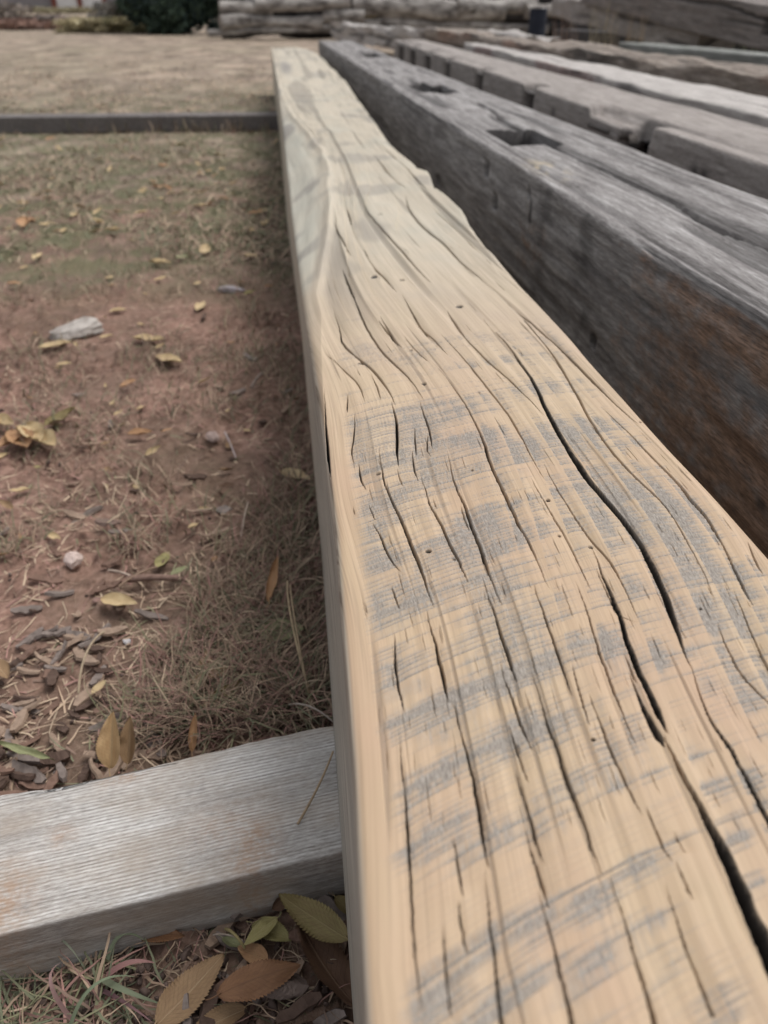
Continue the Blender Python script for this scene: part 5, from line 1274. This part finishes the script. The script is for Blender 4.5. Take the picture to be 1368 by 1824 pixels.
for i, (px, yd, rx, hz, cl_, lb) in enumerate([
   (175, 25.5, .9, .28, (0.46, 0.40, 0.25), 'pale yellow dry grass clump at the field edge'), (232, 25.5, .5, .30, (0.38, 0.35, 0.21), 'olive yellow dry clump left of the evergreen shrub'),
   (60, 52, 3.4, .26, (0.36, 0.32, 0.21), 'tan and olive brush below the building at left'), (150, 54, 2.2, .14, (0.38, 0.33, 0.22), 'yellowish brush below the white doors of the building'),
   (224, 28, .8, .62, (0.20, 0.185, 0.165), 'grey brown bare bush beside the evergreen shrub'), (10, 30, 1.6, .30, (0.27, 0.225, 0.20), 'grey purple brush at the far left edge'),
   (110, 29, 1.7, .24, (0.30, 0.19, 0.15), 'reddish brown brush in front of the building'), (190, 33, 1.4, .22, (0.27, 0.22, 0.18), 'dull brown brush right of the building doors'), (-60, 30, 1.6, .7, (0.26, 0.22, 0.19), 'dull brush beyond the left edge of the field')]):
    c = at_dist(px, 40, yd); c[2] = float(ground_h(c[0], c[1]))
    shrub('dry_bush', c, rx, .6, hz, 3500, [cl_, tuple(v * .7 for v in cl_), tuple(min(1, v * 1.25) for v in cl_)], lb, 720 + i, size=.075, cat='bush')
for i, (px, py, zz, hz, tn, lb) in enumerate([(1070, 75, .30, .42, (0.44, 0.37, 0.25), 'tall pale dry weed standing before the dark timber'), (1010, 50, .30, .4, (0.30, 0.20, 0.15), 'reddish brown dry weed at the end of the dark timber'),
      (1150, 80, .30, .25, (0.36, 0.31, 0.2), 'thin dry weed with a yellow flower head behind the greenish timber'), (1330, 110, .25, .25, (0.25, 0.27, 0.17), 'green weed growing over the greenish timber at the right edge'), (1120, 60, .3, .35, (0.33, 0.25, 0.17), 'loose brown weed stalks under the raised timber')]):
    p = at_dist(px, py, 5.2 if px > 1100 else 6.5); rr = np.random.RandomState(800 + i)
    n = 26; pp = np.zeros((n, 3)); pp[:, 0] = (rr.rand(n) - .5) * .16; pp[:, 1] = (rr.rand(n) - .5) * .12
    h0 = max(p[2], 0.15)
    o = blades('dry_weed', pp, h0 * 0 + hz * (.5 + .6 * rr.rand(n)) + .22, .22, np.repeat([tn], n, 0) * (.7 + .6 * rr.rand(n, 1)),   .006, None, 810 + i, seg=5)
    del o['kind']; o.location = (p[0], p[1], 0.0)
    tag(o, lb, 'weed')

# far building with white doors between red-brown posts
M_WALL = mat_plain('grey_siding', (0.22, 0.20, 0.20), (0.30, 0.28, 0.28), 1.5, 0.8, 0.01, (1, 1, 14))
M_WHITE = mat_plain('white_paint', (0.66, 0.64, 0.62), (0.78, 0.76, 0.74), 3, 0.6, 0.003)
M_RED = mat_plain('red_brown_paint', (0.16, 0.05, 0.035), (0.24, 0.08, 0.055), 4, 0.7, 0.003)
M_ROOF = mat_plain('brown_roof', (0.12, 0.10, 0.09), (0.2, 0.17, 0.15), 6, 0.8, 0.01)
def box(name, x0, x1, y0, y1, z0, z1, mat, parent, bev=0.02):
    V = np.array([(x, y, z) for x in (x0, x1) for y in (y0, y1) for z in (z0, z1)])
    F = np.array([(0, 1, 3, 2), (4, 6, 7, 5), (0, 4, 5, 1), (2, 3, 7, 6), (0, 2, 6, 4), (1, 5, 7, 3)])
    o = np_mesh(name, V, F, mat, smooth=False, parent=parent)
    m = o.modifiers.new('b', 'BEVEL'); m.width = bev; m.segments = 2
    return o
YB = 66.0
bl = at_dist(0, 20, YB); s = float(np.linalg.norm(at_dist(100, 20, YB) - bl)) / 100
root = bpy.data.objects.new('barn', None); COL.objects.link(root); gz = float(ground_h(bl[0], bl[1]))
zb = at_dist(100, 20, YB)[2]
root.location = (bl[0], YB, min(gz, zb) - .05); tag(root, 'low building with white doors between red brown posts, far beyond the field', 'building')
wl = lambda px: px * s
hb = max(zb - root.location.z, 0.0)
box('wall', wl(-420), wl(290), .3, 6, 0, 3.4 + hb, M_WALL, root, .05)
box('roof', wl(-440), wl(305), -.3, 6.6, 3.4 + hb, 3.7 + hb, M_ROOF, root, .05)
for a, b in ((103, 141), (149, 186), (20, 60), (-60, -20)) if False else ((103, 141), (149, 186)): box('door', wl(a), wl(b), .12, .3, 0.0, 2.9 + hb, M_WHITE, root)
for a, b in ((95, 103), (141, 149), (186, 192)): box('post', wl(a), wl(b), 0, .3, 0, 3.2 + hb, M_RED, root)
box('window_panel', wl(252), wl(262), .15, .3, 1.2, 2.5, M_WHITE, root)

# things behind the timber stack (blue drum, tan crate, parked cart pieces)
M_BLUE = mat_plain('blue_paint', (0.010, 0.013, 0.024), (0.022, 0.027, 0.042), 5, 0.5, 0.004)
def drum(px, py, yd, rad, h, mat, label, z=None):
    p = at_dist(px, py, yd); root = bpy.data.objects.new('drum', None); COL.objects.link(root); root.location = (p[0], p[1], 0.0)
    prof = [(0, 0), (rad, 0), (rad, h * .3), (rad * 1.03, h * .33), (rad, h * .36), (rad, h * .63), (rad * 1.03, h * .66), (rad, h * .69), (rad, h), (rad * .95, h), (rad * .95, h - .02), (0.001, h - .02)]
    a = np.linspace(0, 2 * np.pi, 28, endpoint=False)
    V = np.array([[r_ * math.cos(t), r_ * math.sin(t), z_] for r_, z_ in prof for t in a])
    np_mesh('drum_body', V, grid_faces(len(prof), 28, True), mat, parent=root, smooth=False)
    np_mesh('bung', np.array([[rad * .5 + .04 * math.cos(t), .04 * math.sin(t), z_] for z_ in (h - .02, h + .01) for t in a]), [grid_faces(2, 28, True), (28 + np.arange(28))[None, :]], M_WHITE, parent=root)
    return tag(root, label, 'drum')
drum(960, 14, 17.6, .18, .56, M_BLUE, 'dark blue drum standing behind the log pile, right of the long grey log')
drum(728, 10, 19.7, .26, .85, M_BLUE, 'dark blue drum between the pale log and the long grey log')
M_TAN = mat_plain('tan_wood', (0.42, 0.30, 0.13), (0.58, 0.44, 0.22), 6, 0.8, 0.01)
p = at_dist(664, 12, 19.6); root = bpy.data.objects.new('crate', None); COL.objects.link(root); root.location = (p[0], p[1], 0); tag(root, 'small tan wooden crate by the blue drum in the far pile', 'crate')
for k in range(5): box('slat', -.16, .16, -.16, -.14, .30 + k * .085, .37 + k * .085, M_TAN, root, .004)
for sx in (-.16, .13): box('corner_post', sx, sx + .03, -.138, -.11, 0, .74, M_TAN, root, .004)
box('side_panel', -.16, -.14, -.105, .14, .3, .72, M_TAN, root, .004); box('side_panel', .14, .16, -.105, .14, .3, .72, M_TAN, root, .004)
print('done')
